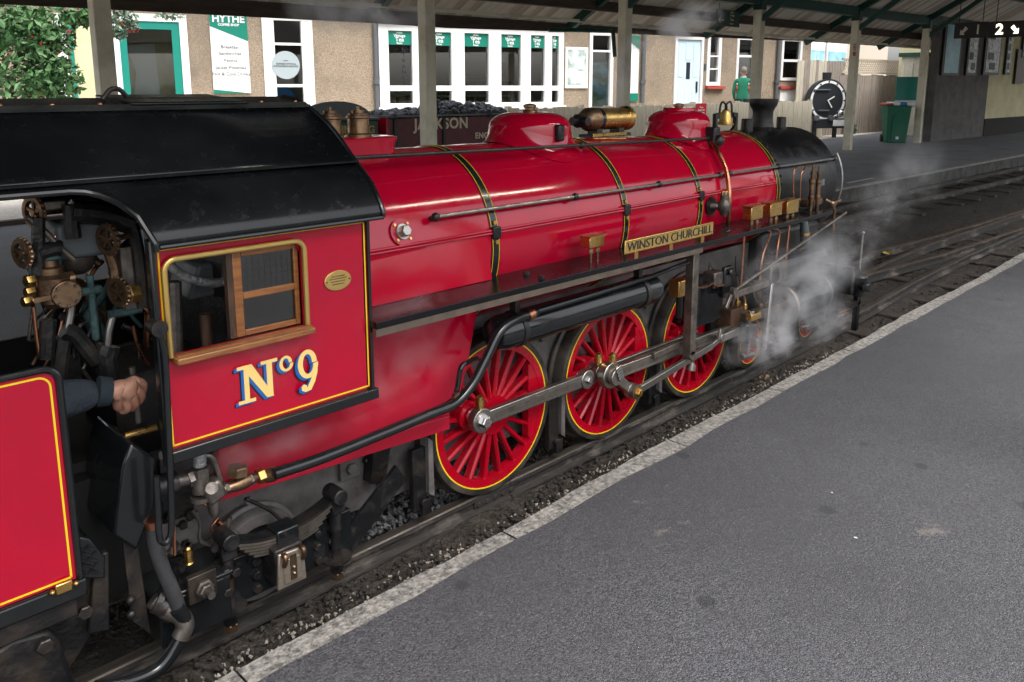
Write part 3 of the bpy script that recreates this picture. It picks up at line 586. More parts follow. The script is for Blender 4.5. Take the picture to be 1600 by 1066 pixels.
while x < 29:
    w_ = random.uniform(.13, .16); top = 2.42 if x < 23 else 2.03
    MB().prism([(x, fy(x)+random.uniform(-.01, .01), PZ-.05), (x+w_, fy(x+w_), PZ-.05), (x+w_, fy(x+w_)+.02, PZ-.05), (x, fy(x)+.03, PZ-.05)], (0, 0, top+random.uniform(-.02, .02)-PZ)).build('board', 'fence_new' if x < 22.4 and random.random() < .6 else 'fence_old', t, bevel=.003, seg=1); x += w_+.01
m = MB(); x = 22.9
while x < 29:
    for s_ in (-1, 1):
        a = (x, fy(x)-.01*s_, 2.04 if s_ > 0 else 2.44); b = (x+.4, fy(x+.4)-.01*s_, 2.44 if s_ > 0 else 2.04); m.bar(a, b, .04, .012)
    x += .13
m.build('lattice', 'lattice', t); MB().bar((22.8, fy(22.8), 2.04), (29.3, fy(29.3), 2.04), .05, .05).bar((22.8, fy(22.8), 2.45), (29.3, fy(29.3), 2.45), .05, .05).build('lattice_frame', 'lattice', t)
# red notice on the picket fence
a = AY(1088, 162, 7.95); b = AY(1103, 182, 7.95)
t = thing('red_notice', 'small red notice with white lettering on the picket fence', 'sign', ((a.x+b.x)/2, 7.95, b.z))
MB().box((a.x, 7.945, b.z), (b.x, 7.955, a.z)).build('notice_board', 'red_sign', t)
text('Please\nKeep Clear\nThank you', .06, ((a.x+b.x)/2, 7.942, (a.z+b.z)/2), (1,0,0), (0,0,1), 'sign_white', t)
# clock shaped like the front of an engine
cx, cy_, cz = 21.06, 7.95, 1.215
t = thing('engine_clock', 'round black clock made like a steam engine front', 'clock', (cx, cy_, PZ))
MB().cyl((cx, cy_, cz), (cx, cy_+.2, cz), .60, n=40).build('drum', 'clock_black', t, bevel=.01)
MB().ring((cx, cy_-.035, cz), (0, 1, 0), .50, .565, .03, 40).build('dial_ring', 'sign_white', t)
MB().ring((cx, cy_-.02, cz), (0, 1, 0), .565, .62, .06, 40).build('bezel', 'clock_black', t)
MB().cyl((cx, cy_-.02, cz), (cx, cy_, cz), .50, n=40).build('dial', 'clock_black', t)
for k in range(12): a = k*math.pi/6; MB().cyl((cx+.535*math.cos(a), cy_-.05, cz+.535*math.sin(a)), (cx+.535*math.cos(a), cy_-.03, cz+.535*math.sin(a)), .025, n=8).build('stud', 'clock_black', t)
MB().bar((cx-.02, cy_-.05, cz), (cx+.2, cy_-.05, cz+.12), .03, .008).build('hour_hand', 'sign_white', t)
MB().bar((cx-.02, cy_-.06, cz+.02), (cx+.13, cy_-.06, cz-.2), .03, .008).build('minute_hand', 'sign_white', t)
for dz, l in ((.31, -.52), (-.28, -.3)): MB().bar((cx+l, cy_-.06, cz+dz), (cx+.05, cy_-.06, cz+dz), .035, .03).build('strap_hinge', 'grey_plastic', t, bevel=.008)
MB().cyl((cx, cy_+.1, cz+.6), (cx, cy_+.1, cz+.8), .12, .13).build('chimney', 'clock_black', t)
MB().box((cx-.38, cy_-.05, .42), (cx+.75, cy_+.1, .70)).build('buffer_beam', 'clock_black', t, bevel=.02)
MB().box((cx+.2, cy_-.08, .48), (cx+.62, cy_-.052, .66)).build('plate', 'sign_white', t, bevel=.03)
for s_ in (-.35, .12): MB().cyl((cx+s_, cy_-.1, .72), (cx+s_, cy_+.05, .72), .08).build('buffer', 'grey_plastic', t)
MB().sph((cx+.42, cy_-.04, .84), .11).build('lamp', 'bright_steel', t)
for s_ in (-.38, .28): MB().box((cx+s_, cy_, PZ-.02), (cx+s_+.1, cy_+.08, .45)).build('leg', 'clock_black', t)
t.rotation_euler.z = RAD(-32)

# ================================================================== STATION HOUSE WITH TEA ROOM
FM = -.32; FL = math.hypot(1, FM); FE = V(1/FL, FM/FL, 0); FN = V(-FE.y, FE.x, 0)*1.0   # FN points away from the tracks
FO = V(3, 9.6+FM*(3-18.3), 0)
def FW(s, d, z): p = FO+FE*s+FN*d; return V(p.x, p.y, z)
def FS(px, py): p = APL(px, py, 18.3, 9.6, FM); return (p-FO).dot(FE), p.z
def fbox(m, s0, s1, d0, d1, z0, z1):
    return m.prism([FW(s0, d0, z0), FW(s1, d0, z0), FW(s1, d1, z0), FW(s0, d1, z0)], (0, 0, z1-z0))
def fb(s0, s1, d0, d1, z0, z1, name, mm, parent, bevel=0): return fbox(MB(), s0, s1, d0, d1, z0, z1).build(name, mm, parent, bevel=bevel)
def fpx(x0, x1, y0, y1):
    a = FS(x0, (y0+y1)/2)[0]; b = FS(x1, (y0+y1)/2)[0]; xm = (x0+x1)/2; return a, b, FS(xm, y1)[1], FS(xm, y0)[1]
house = thing('station_house', 'pebbledashed station house with the white windowed tea room', 'building', FW(9, 0, PZ))
TOPZ = 3.7
O = {}
O['door'] = fpx(193, 287, 33, 250); O['door'] = (O['door'][0], O['door'][1], .3, 2.86)
O['win1'] = fpx(412, 490, 14, 190); O['tea'] = fpx(592, 878, 38, 232)
O['win2'] = fpx(920, 957, 50, 190); O['bdoor'] = fpx(1052, 1096, 58, 200); O['win3'] = fpx(1104, 1126, 52, 134); O['win4'] = fpx(1150, 1180, 58, 132); O['win5'] = fpx(1220, 1252, 60, 126)
ops = sorted(O.values()); s_prev = -3
for (a, b, z0, z1) in ops+[(19.2, 19.2, 0, 0)]:
    fb(s_prev, a, 0, .28, PZ-.02, TOPZ, 'wall', 'pebbledash', house)
    if b > a:
        if z0 > PZ: fb(a, b, 0, .28, PZ-.02, z0, 'wall', 'pebbledash', house)
        fb(a, b, 0, .28, z1, TOPZ, 'wall', 'pebbledash', house)
    s_prev = b
fb(-3.2, 19.4, -.5, 7, TOPZ, TOPZ+.12, 'soffit', 'white_paint', house)
# rooms behind the openings
fb(-3, 19.2, 2.3, 2.4, PZ, TOPZ, 'back_wall', 'room_wall', house); fb(-3, 19.2, .28, 2.3, PZ-.02, PZ+.1, 'room_floor', 'room_dark', house)
for s_ in (-2.95, 1.9, 5.6, 10.9, 14.0, 19.1): fb(s_, s_+.1, .285, 2.29, PZ+.1, TOPZ-.003, 'partition', 'room_wall', house)
def window(key, name, mull=(), trans=(), fw=.10, glass='pane_glass', mf='white_paint', depth=.06, top=None):
    a, b, z0, z1 = O[key]; fr = MB(); d0 = -.03; d1 = d0+.13
    fbox(fr, a, a+fw, d0, d1, z0, z1); fbox(fr, b-fw, b, d0, d1, z0, z1); fbox(fr, a+fw, b-fw, d0, d1, z1-fw, z1); fbox(fr, a+fw, b-fw, d0, d1, z0, z0+fw)
    o = fr.build(name, mf, house)
    for (u, w_) in mull: fb(u-w_/2, u+w_/2, d0+.01, d1-.01, z0+fw, z1-fw, 'mullion', mf, o)
    for (zz, w_) in trans: fb(a+fw, b-fw, d0+.015, d1-.015, zz-w_/2, zz+w_/2, 'transom', mf, o)
    ed = [a+fw]+[u for u, _ in mull]+[b-fw]
    for i in range(len(ed)-1): fb(ed[i], ed[i+1], .045, .051, z0+fw, z1-fw, 'pane', glass, o)
    return o
def ux(px, py=100): return FS(px, py)[0]
def uz(px, py): return FS(px, py)[1]
# teal framed door on the left
a, b, z0, z1 = O['door']
fr = MB(); fbox(fr, a-.12, a, -.05, .1, z0, z1+.14); fbox(fr, b, b+.14, -.05, .1, z0, z1+.14); fbox(fr, a, b, -.05, .1, z1, z1+.14); fr.build('door_surround', 'white_paint', house)
dr = MB(); fbox(dr, a, a+.13, -.02, .06, z0, z1); fbox(dr, b-.15, b, -.02, .06, z0, z1); fbox(dr, a+.13, b-.15, -.02, .06, z1-.15, z1); fbox(dr, a+.13, b-.15, -.02, .06, z0, z0+.5)
d = dr.build('door', 'green_frame', house); fb(a+.13, b-.15, .01, .016, z0+.5, z1-.15, 'pane', 'pane_glass', d)
fb(a+.02, b-.02, 1.2, 1.25, z0, z1, 'blind', 'cream_wall', house); MB().prism([FW(a+.2, 1.15, 1.2), FW(b-.35, 1.15, 1.2), FW(b-.4, 1.15, 2.5), FW(a+.15, 1.15, 2.45), FW(a+.3, 1.15, 1.9)], FN*.02).build('draped_cloth', 'sign_white', house)
# second leaf half hidden by the post
s0, s1 = ux(112), ux(150); fb(s0-.25, s0-.05, -.06, .0, .3, 2.95, 'shutter', 'white_paint', house); fb(s0, s0+.06, -.12, .0, .3, 2.85, 'green_edge', 'green_frame', house); fb(s0+.06, ux(188), -.04, .0, .3, 2.85, 'brown_panel', 'cream_wall', house)
# white window with the round badge
o = window('win1', 'window', trans=((uz(445, 69), .05), (uz(445, 134), .06)), fw=.24)
a, b, z0, z1 = O['win1']; c = FW(ux(446, 102), -.05, uz(446, 102)); r = .29
bd = MB().lathe([(0, r), (.012, r)], c, FN, 32).build('round_badge', 'grey_plate', house); bd.data.materials[0] = MATS['badge_grey']
text('ROMNEY HYTHE &\nDYMCHURCH RAILWAY', .048, FW(ux(446), -.056, c.z), FE, (0,0,1), 'print_grey', bd); text('HYTHE', .03, FW(ux(446), -.056, c.z+.09), FE, (0,0,1), 'print_grey', bd)
rw = MB()
for i in range(9):
    for j in range(2): pass
for i in range(10): fb(ux(418)+.02, ux(428)+.02, .3, .4, 1.3+i*.17, 1.455+i*.17, 'brick', 'brick', house, bevel=.01)
# drain pipes
for px, y0, y1 in ((586, 35, 200), (1003, 58, 175), (1213, 70, 175)):
    s_ = ux(px); p = MB().cyl(FW(s_, -.07, PZ), FW(s_, -.07, TOPZ), .05, n=12).build('drain_pipe', 'grey_plastic', house); MB().cyl(FW(s_, -.07, uz(px, 128)-.05), FW(s_, -.07, uz(px, 128)+.05), .075, n=12).build('collar', 'grey_plastic', p)
# coffee shop board
t = thing('coffee_shop_sign', 'tall white coffee shop menu board with green heading', 'sign', FW((ux(331)+ux(389))/2, -.05, 1.45))
a, b = ux(331), ux(389); zb, zt = uz(360, 146), 3.25
fb(a, b, -.04, -.01, zb, zt, 'sign_panel', 'sign_white', t)
zs = uz(360, 50); MB().prism([FW(a, -.043, zt), FW(b, -.043, zt), FW(b, -.043, zs-.18), FW(a, -.043, zs+.10)], FN*-.003).build('green_heading', 'sign_green', t)
MB().prism([FW(a, -.043, zb+.08), FW(b, -.043, zb-.0), FW(a, -.043, zb)], FN*-.003).build('green_corner', 'sign_green', t)
s_ = (a+b)/2
text('HYTHE', .2, FW(s_, -.05, uz(360, 30.5)), FE, (0,0,1), 'sign_white', t, bold=.006); text('COFFEE SHOP', .065, FW(s_, -.05, uz(360, 39.5)), FE, (0,0,1), 'sign_white', t, bold=.002)
for q, py in (('Breakfast', 74), ('Sandwiches', 84), ('Paninis', 95), ('Jacket Potatoes', 106), ('Hot & Cold Drinks', 116)): text(q, .095, FW(s_, -.045, uz(360, py)), FE, (0,0,1), 'print_grey', t)
# tea room glazing: lights between broad white mullions
a, b, z0, z1 = O['tea']
LIGHTS = [(606, 643), (668, 704), (724, 762), (781, 812), (827, 849), (860, 871)]
zt, zg, zm0, zm1, zb = uz(700, 51), uz(700, 72), uz(700, 134), uz(700, 142), uz(700, 161)
fr = MB(); prev = a; ls = [(ux(p), ux(q)) for p, q in LIGHTS]
for (p, q) in ls+[(b, b)]: fbox(fr, prev, p, -.08, .12, z0, z1); prev = q
for (p, q) in ls:
    fbox(fr, p, q, -.079, .119, zt, z1); fbox(fr, p, q, -.079, .119, zm1, zm0); fbox(fr, p, q, -.079, .119, z0, zb)
tw = fr.build('tea_room_window', 'white_paint', house)
fb(a-.05, b+.08, -.16, -.081, z1-.04, z1+.12, 'cornice', 'white_paint', house); fb(a-.05, b+.05, -.14, -.081, zb-.16, zb-.08, 'sill', 'white_paint', house)
for i, (p, q) in enumerate(ls):
    fb(p+.001, q-.001, .0, .006, zm0, zt, 'pane', 'pane_glass', tw); fb(p+.001, q-.001, .0, .006, zb, zm1, 'pane', 'pane_glass', tw)
    sg = fb(p+.002, q-.002, -.02, -.012, zg, zt-.002, 'header_sign', 'sign_green', house)
    k = min(1, (q-p)/.5); cs = (p+q)/2; H = zt-zg
    for w_, sz, dz in (('Hythe', .06, .36), ('Vintage', .10, .15), ('Tea', .15, -.13), ('Room', .06, -.39)): text(w_, sz*H/.3*.9, FW(cs, -.024, (zt+zg)/2+dz*H), FE, (0,0,1), 'sign_white', sg, sx=k, bold=.002)
text('E\nN\nT\nR\nA\nN\nC\nE', .13, FW(ux(631), -.004, uz(631, 100)), FE, (0,0,1), 'print_dark', tw, linesp=.95)
# furniture inside
for px in (625, 690, 745, 800): 
    s_ = ux(px); tb_ = thing('tea_table', 'wooden tea table inside the %s tea room window' % {625: 'first', 690: 'second', 745: 'third', 800: 'fourth'}[px], 'table', FW(s_, 1.3, PZ+.1), 0, 'tables in the tea room')
    fb(s_-.45, s_+.45, 1.0, 1.7, 1.36, 1.40, 'table_top', 'table_wood', tb_); 
    for e in (-.4, .36): fb(s_+e, s_+e+.05, 1.3, 1.36, PZ+.1, 1.36, 'leg', 'table_wood', tb_)
fb(ux(770), ux(845), 1.6, 2.1, PZ+.1, 1.75, 'counter', 'grey_plastic', house); fb(ux(760), ux(850), 2.1, 2.29, 1.9, 2.25, 'shelf', 'table_wood', house)
s_ = ux(752); fb(s_-.2, s_+.45, 2.2, 2.28, PZ+.1, 2.5, 'inner_door', 'grey_plate', house)
# posters beside the tea room
t = thing('framed_poster', 'white framed poster board on the pebbledash beside the tea room', 'poster', FW(ux(900), -.05, 1.5))
a, b, z0, z1 = fpx(882, 917, 74, 138); fb(a, b, -.05, -.01, z0, z1, 'frame', 'white_paint', t); fb(a+.06, b-.06, -.056, -.051, z0+.08, z1-.06, 'picture', 'poster_a', t); fb(a+.16, b-.1, -.062, -.057, z0+.12, z0+.42, 'notice_sheet', 'sign_white', t)
o = window('win2', 'window', trans=((uz(938, 80), .05),), fw=.09)
a, b, z0, z1 = O['win2']; t = thing('train_poster', 'tall blue poster in the white window beside the post', 'poster', FW(ux(938), .07, z0+.1)); fb(a+.1, b-.1, .056, .065, z0+.12, uz(938, 98), 'picture', 'poster_b', t)
t = thing('green_banner', 'green and white banner half hidden by the canopy post', 'sign', FW(ux(988), -.05, 1.4)); a, b, z0, z1 = fpx(978, 996, 56, 158); fb(a, b, -.05, -.02, z0, z1, 'banner_panel', 'sign_white', t); fb(a, b, -.055, -.051, z0, z0+.2, 'green_band', 'sign_green', t); MB().prism([FW(a, -.055, z1), FW(b, -.055, z1), FW(b, -.055, z1-.35), FW(a, -.055, z1-.1)], FN*.003).build('green_band', 'sign_green', t)
# pale blue panelled door
a, b, z0, z1 = O['bdoor']
fr = MB(); fbox(fr, a, a+.07, -.05, .1, PZ, z1); fbox(fr, b-.07, b, -.05, .1, PZ, z1); fbox(fr, a+.07, b-.07, -.05, .1, z1-.07, z1); fr.build('door_surround', 'white_paint', house)
d = fb(a+.075, b-.075, .0, .06, PZ, z1-.075, 'pale_door', 'pale_blue', house); wd = (b-a-.15)
for u0, u1, v0, v1 in ((.08, .30, .62, .94), (.70, .92, .62, .94), (.38, .62, .78, .94), (.08, .30, .12, .5), (.38, .62, .12, .5), (.70, .92, .12, .5)):
    fb(a+.075+wd*u0, a+.075+wd*u1, -.012, .0-.001, PZ+(z1-PZ)*v0, PZ+(z1-PZ)*v1, 'door_panel', 'pale_blue', d, bevel=.008)
fb(a+.075+wd*.42, a+.075+wd*.58, -.008, -.001, PZ+(z1-PZ)*.6, PZ+(z1-PZ)*.76, 'door_light', 'print_dark', d); fb(b-.2, b-.17, -.05, -.002, 1.45, 1.75, 'door_handle', 'black_iron', d)
fb(b+.06, b+.12, -.03, -.0, uz(1094, 110), uz(1094, 100), 'bell_box', 'print_grey', house)
window('win3', 'window', trans=((uz(1115, 88), .04), (uz(1115, 108), .04)), fw=.10); window('win4', 'window', trans=((uz(1163, 88), .06),), fw=.08); window('win5', 'window', trans=((uz(1236, 95), .07),), fw=.08)
for px0, px1 in ((1103, 1131), (1148, 1182), (1218, 1257)): fb(ux(px0), ux(px1), -.12, -.0, uz(px0, 139), uz(px0, 135), 'window_sill', 'red_sill', house)
fb(ux(1220), ux(1249), -.04, -.001, uz(1235, 158), uz(1235, 140), 'white_apron', 'white_paint', house)
# blue folded parasol behind the first window
t = thing('blue_bag', 'bright blue bundle behind the window with the round badge', 'bag', FW(ux(447), .5, uz(447, 155)))
m = MB().sph(FW(ux(447), .5, uz(447, 150)), .26, 12, 8, (1.2, .5, .75)); m.build('bundle', 'blue_cloth', t); fb(ux(430), ux(468), .3, .7, .3, uz(447, 158), 'red_stand', 'red_sill', t)

# neighbouring brick house beyond the tall fence
t = thing('brick_house', 'red brick house with white windows beyond the tall fence', 'building', (27, 14, PZ))
for i in range(30):
    for j in range(4): 
        x0 = 24.5+.26*j+(.13 if i % 2 else 0); MB().box((x0, 11.98, 1.5+i*.085), (x0+.25, 12.05, 1.575+i*.085)).build('brick', 'brick', t)
MB().box((24.4, 12, PZ), (36, 16, 4.5)).build('wall', 'mortar', t)
for (x0, x1) in ((25.9, 27.6), (27.8, 29.4), (29.6, 31.4)):
    f_ = MB().box((x0, 11.9, 2.0), (x1, 11.97, 3.4)).build('window', 'white_paint', t); n = 2
    for k in range(n): xx = x0+.1+(x1-x0-.1)*k/n; MB().box((xx, 11.88, 2.1), (xx+(x1-x0)/n-.12, 11.899, 3.0), ).build('pane', 'poster_c', f_)
# ------------------------------------------------------------------ shrub at the left
def shrub(name, label, blobs, n, lm, size, berries, base):
    t = thing(name, label, 'shrub', base); v = []; f = []
    tot = sum(b[3] for b in blobs)
    for (c, r, _, wgt) in blobs:
        c = Vector(c)
        for _k in range(int(n*wgt/tot)):
            d = Vector((random.gauss(0, 1), random.gauss(0, 1), random.gauss(0, 1))).normalized(); p = c+Vector((d.x*r[0], d.y*r[1], d.z*r[2]))*random.random()**.4
            q = Quaternion((random.gauss(0, 1), random.gauss(0, 1), random.gauss(0, 1), random.gauss(0, 1))).normalized(); s_ = size*random.uniform(.35, 1.5); b = len(v)
            for a_ in ((0, -1, 0), (.45, -.2, .12), (0, 1, .05), (-.45, -.2, .12)): v.append(p+q @ (Vector(a_)*s_))
            f += [(b, b+1, b+2), (b, b+2, b+3)]
    o = pydata('foliage', v, f, lm, t); o['kind'] = 'stuff'
    m = MB()
    for k in range(berries):
        (c, r, _, _w) = random.choice(blobs); d = Vector((random.gauss(0, 1), -abs(random.gauss(0, 1)), random.gauss(0, 1))).normalized(); m.sph(Vector(c)+Vector((d.x*r[0], d.y*r[1], d.z*r[2])), .017, 6, 4, (.8, .8, 1.3))
    o = m.build('flowers', 'berry', t); o['kind'] = 'stuff'
    m = MB(); b0 = Vector(base)
    for (c, r, _, _w) in blobs: m.tube(spline([b0+V(random.uniform(-.1, .1), 0, 0), b0.lerp(Vector(c), .5)+V(0, 0, .2), Vector(c)]), [.04*(1-i/14) for i in range(13)], 6)
    m.build('stems', 'bark', t); return t
def by_(px, py, y=10.2): return AY(px, py, y)
shrub('flowering_shrub', 'leafy green shrub with small red flowers beside the left door', [(by_(30, 40), (.75, .5, .42), 0, 3), (by_(20, 110), (.8, .5, .55), 0, 3), (by_(80, 125), (.42, .35, .35), 0, 1.6), (by_(70, 60), (.4, .3, .35), 0, 1.2), (by_(128, 28), (.28, .15, .12), 0, .5)], 3900, 'leaf_dark', .058, 12, by_(20, 250))
shrub('overhanging_shrub', 'grey green flowering sprigs hanging behind the first canopy post', [(by_(190, 25, 9), (.22, .15, .14), 0, 1), (by_(185, 48, 9), (.14, .12, .14), 0, .8), (by_(205, 42, 9), (.12, .1, .07), 0, .4), (by_(262, 25, 9), (.25, .1, .05), 0, .3)], 700, 'leaf_grey', .035, 6, by_(170, 10, 9))
shrub('ivy_sprig', 'small green ivy climbing the foot of the tall fence', [((23.2, 8.2, .55), (.25, .08, .35), 0, 1), ((23.6, 8.2, .3), (.3, .08, .2), 0, 1)], 320, 'leaf_dark', .05, 0, (23.3, 8.22, .15))

# ------------------------------------------------------------------ coal wagon and green tender standing before the tea room
ang = -.12
t = thing('coal_wagon', 'maroon coal wagon lettered in cream standing before the tea room', 'wagon', AY(700, 230, 7.6))
wy = 7.2; a = AY(619, 184, wy); b = AY(790, 178, wy); wz = 1.13; p0 = V(a.x, wy+.25, 0); dvec = V(1, -.1, 0).normalized(); nv = V(.1, 1, 0).normalized(); WL = 2.5
def wb(l0, l1, d0, d1, z0, z1, name, mm, par, bevel=0):
    return MB().prism([p0+dvec*l0+nv*d0+V(0,0,z0), p0+dvec*l1+nv*d0+V(0,0,z0), p0+dvec*l1+nv*d1+V(0,0,z0), p0+dvec*l0+nv*d1+V(0,0,z0)], (0, 0, z1-z0)).build(name, mm, par, bevel=bevel)
wb(0, WL, 0, .04, .42, wz, 'side_panel', 'maroon', t); wb(0, WL, .76, .8, .42, wz, 'side_panel', 'maroon', t); wb(-.005, .04, -.004, .804, .42, wz+.02, 'end_panel', 'red_paint', t); wb(WL-.04, WL, .041, .759, .42, wz, 'end_panel', 'maroon', t)
for l in (.12, 1.0, 2.2): wb(l, l+.05, -.03, -.001, .42, wz, 'strap', 'black_iron', t)
wb(0, WL, -.02, .82, wz+.021, wz+.05, 'top_rim', 'grey_plate', t); wb(0.02, WL-.02, .05, .75, .3, .42, 'underframe', 'black_iron', t); wb(.05, WL-.05, .05, .75, .8, wz+.0, 'coal_bed', 'coal', t)
for l in (.45, 1.9):
    for d_ in (.02, .74): MB().cyl(p0+dvec*l+nv*d_+V(0,0,.3), p0+dvec*l+nv*(d_+.05)+V(0,0,.3), .15, n=20).build('wheel', 'black_iron', t)
c = APL(701, 194, p0.x, p0.y, -.1)-nv*.005; text('JACKSON', .235, APL(690, 194, p0.x, p0.y, -.1)-nv*.006, dvec, (0,0,1), 'letter_cream', t, spacing=1.06, bold=.006, sx=.95)
text('ENGINEERING', .13, APL(776, 211, p0.x, p0.y, -.1)-nv*.006, dvec, (0,0,1), 'letter_cream', t, spacing=1.08, bold=.004)
v = []; f = []
for k in range(420):
    l = random.uniform(.1, WL-.1); d_ = random.uniform(.02, .78); hgt = wz+.02+(.2 if 1.0 < l else .1)*math.exp(-((d_-.42)/.32)**2)*math.sin(max(0, min(1, (l)/WL))*3.1)**.5*random.uniform(.55, 1.0)
    c = p0+dvec*l+nv*d_+V(0, 0, hgt); s_ = random.uniform(.04, .075); b_ = len(v); q = Quaternion((random.gauss(0,1), random.gauss(0,1), random.gauss(0,1), random.gauss(0,1))).normalized()
    me = MB().sph((0, 0, 0), s_, 7, 5, (1.2, .95, .8)); v += [c+q @ (Vector(p)*random.uniform(.88, 1.12)) for p in me.v]; f += [tuple(i+b_ for i in q_) for q_ in me.f]
o = pydata('coal_lumps', v, f, 'coal', t, True); o['kind'] = 'stuff'
t = thing('green_tender', 'dark green tender with gold lettering coupled behind the coal wagon', 'tender', p0+dvec*-1.2)
wb(-2.4, -.12, 0.02, .78, .45, wz+.0, 'tank', 'loco_green', t, .02); wb(-2.4, -.1, 0.0, .8, wz+.001, wz+.03, 'top_rim', 'grey_plate', t); wb(-2.3, -.2, .1, .7, .25, .45, 'underframe', 'black_iron', t)
for l in (-2.0, -1.2, -.5):
    for d_ in (.05, .7): MB().cyl(p0+dvec*l+nv*d_+V(0,0,.28), p0+dvec*l+nv*(d_+.05)+V(0,0,.28), .14, n=20).build('wheel', 'black_iron', t)
for l in (-.25, -.4, -.6):
    for z in (.98, .8, .6): MB().sph(p0+dvec*l+V(0, .02, z)-nv*.02, .014, 8, 6).build('rivet', 'grey_plate', t)
text('WINSTON', .12, APL(568, 205, p0.x, p0.y, -.1)+nv*.015, dvec, (0,0,1), 'letter_gold', t, bold=.004) if False else None
text('IN', .15, APL(542, 203, p0.x, p0.y, -.1)+nv*.012, dvec, (0,0,1), 'letter_gold', t, bold=.005); text('G', .15, APL(581, 203, p0.x, p0.y, -.1)+nv*.012, dvec, (0,0,1), 'letter_gold', t, bold=.005)
pts = [p0+dvec*(-.62+.56*math.cos(k*math.pi/16))+nv*.35+V(0, 0, wz+.03+.235*math.sin(k*math.pi/16)) for k in range(17)]
MB().prism(pts, nv*.06+dvec*.0).build('arched_plate', 'grey_plate', t)
text_o = None

# ------------------------------------------------------------------ people
def skin_body(name, joints, edges, m, parent, root=0, sub=2):
    me = bpy.data.meshes.new(name); me.from_pydata([j[0] for j in joints], edges, []); o = bpy.data.objects.new(name, me); COL.objects.link(o)
    sk = o.modifiers.new('skin', 'SKIN'); sk.use_smooth_shade = True
    if not me.skin_vertices: me.attributes.new
    bm = bmesh.new(); bm.from_mesh(me); ly = bm.verts.layers.skin.verify(); bm.verts.ensure_lookup_table()
    for i, j in enumerate(joints):
        r = j[1]; bm.verts[i][ly].radius = r if isinstance(r, tuple) else (r, r); bm.verts[i][ly].use_root = (i == root)
    bm.to_mesh(me); bm.free()
    sb = o.modifiers.new('sub', 'SUBSURF'); sb.levels = sub; sb.render_levels = sub
    me.materials.append(MATS[m])
    if parent: o.parent = parent; o.matrix_parent_inverse = world_of(parent).inverted()
    return o
def person(label, loc, face, top_m, hair_m, cat='person', leg_m='dark_cloth', arm=None, h=1.72, bald=False):
    t = thing('person', label, cat, loc, face); k = h/1.72; X = lambda x, y, z: tuple((Vector((x, y, z))*k))
    def place(o): o.matrix_parent_inverse = Matrix(); return o
    J = [(X(0,0,.95), (.15*k, .11*k)), (X(0,0,1.15), (.145*k, .1*k)), (X(0,0,1.36), (.16*k, .1*k)), (X(0,0,1.47), .06*k), (X(0,.01,1.54), .055*k),
         (X(.19,0,1.39), .055*k), (X(.235,.01,1.12), .043*k), (X(.20,.12,.90), .034*k), (X(-.19,0,1.39), .055*k), (X(-.235,.01,1.12), .043*k), (X(-.20,.12,.90), .034*k),
         (X(.09,0,.88), .09*k), (X(.10,0,.48), .062*k), (X(.10,-.01,.09), .045*k), (X(.11,.12,.04), .035*k), (X(-.09,0,.88), .09*k), (X(-.10,0,.48), .062*k), (X(-.10,-.01,.09), .045*k), (X(-.11,.12,.04), .035*k)]
    place(skin_body('body', J, [(0,1),(1,2),(2,3),(3,4),(2,5),(5,6),(6,7),(2,8),(8,9),(9,10),(0,11),(11,12),(12,13),(13,14),(0,15),(15,16),(16,17),(17,18)], top_m, t))
    hd = MB().sph(X(0, .02, 1.62), .1*k, 16, 12, (.78, .92, 1.15)); hd.sph(X(0, .115, 1.61), .018*k, 8, 6); hd.sph(X(.08, .02, 1.61), .022*k, 8, 6, (.4, .8, 1.2)); hd.sph(X(-.08, .02, 1.61), .022*k, 8, 6, (.4, .8, 1.2)); hd.cyl(X(0, 0, 1.46), X(0, .01, 1.58), .05*k)
    for s_ in (-1, 1):
        hd.sph(X(s_*.2, .145, .84), .04*k, 8, 6, (.6, .8, 1.3))
        for q in range(4): hd.tube([X(s_*(.19+.012*q), .15+.01*q, .82), X(s_*(.185+.012*q), .165+.01*q, .77), X(s_*(.175+.012*q), .155+.01*q, .74)], .009*k, 6)
        hd.tube([X(s_*.175, .13, .84), X(s_*.16, .155, .80)], .01*k, 6)
    place(hd.build('head_and_hands', 'skin', t, local=True))
    ey = MB(); [ey.sph(X(s_*.03, .105, 1.635), .009*k, 6, 4) for s_ in (-1, 1)]; ey.tube([X(-.025, .108, 1.572), X(.025, .108, 1.572)], .004*k, 5); place(ey.build('eyes_and_mouth', 'dark_cloth', t, local=True))
    if bald: hr = MB().sph(X(0, -.02, 1.60), .1*k, 14, 10, (.82, .85, .75))
    else: hr = MB().sph(X(0, .0, 1.655), .1*k, 14, 10, (.86, .98, 1.0))
    place(hr.build('hair', hair_m, t, local=True))
    sh = MB()
    for s_ in (-1, 1): sh.sph(X(s_*.11, .07, .035), .06*k, 10, 6, (.7, 1.7, .6))
    place(sh.build('shoes', 'black_plastic', t, local=True)); 
    tr_ = MB()
    for s_ in (-1, 1): tr_.tube([X(s_*.09, 0, .92), X(s_*.10, 0, .5), X(s_*.10, -.01, .08)], [.115*k, .085*k, .075*k], 12)
    place(tr_.build('trousers', leg_m, t, local=True))
    place(MB().ring(X(0, .005, 1.46), (0, 0, 1), .045*k, .075*k, .03*k, 16).build('collar', 'shirt_white', t, local=True))
    return t
p = AY(1162, 113, 8.75); person('person in a green jumper standing behind the picket fence', (p.x, 8.75, PZ+.2), RAD(-60), 'green_jumper', 'hair_grey', h=1.76)
q = FW(ux(738), .9, PZ+.15); person('bald person in dark clothes inside the tea room window', q, RAD(110), 'dark_cloth', 'hair_grey', h=1.78, bald=True)

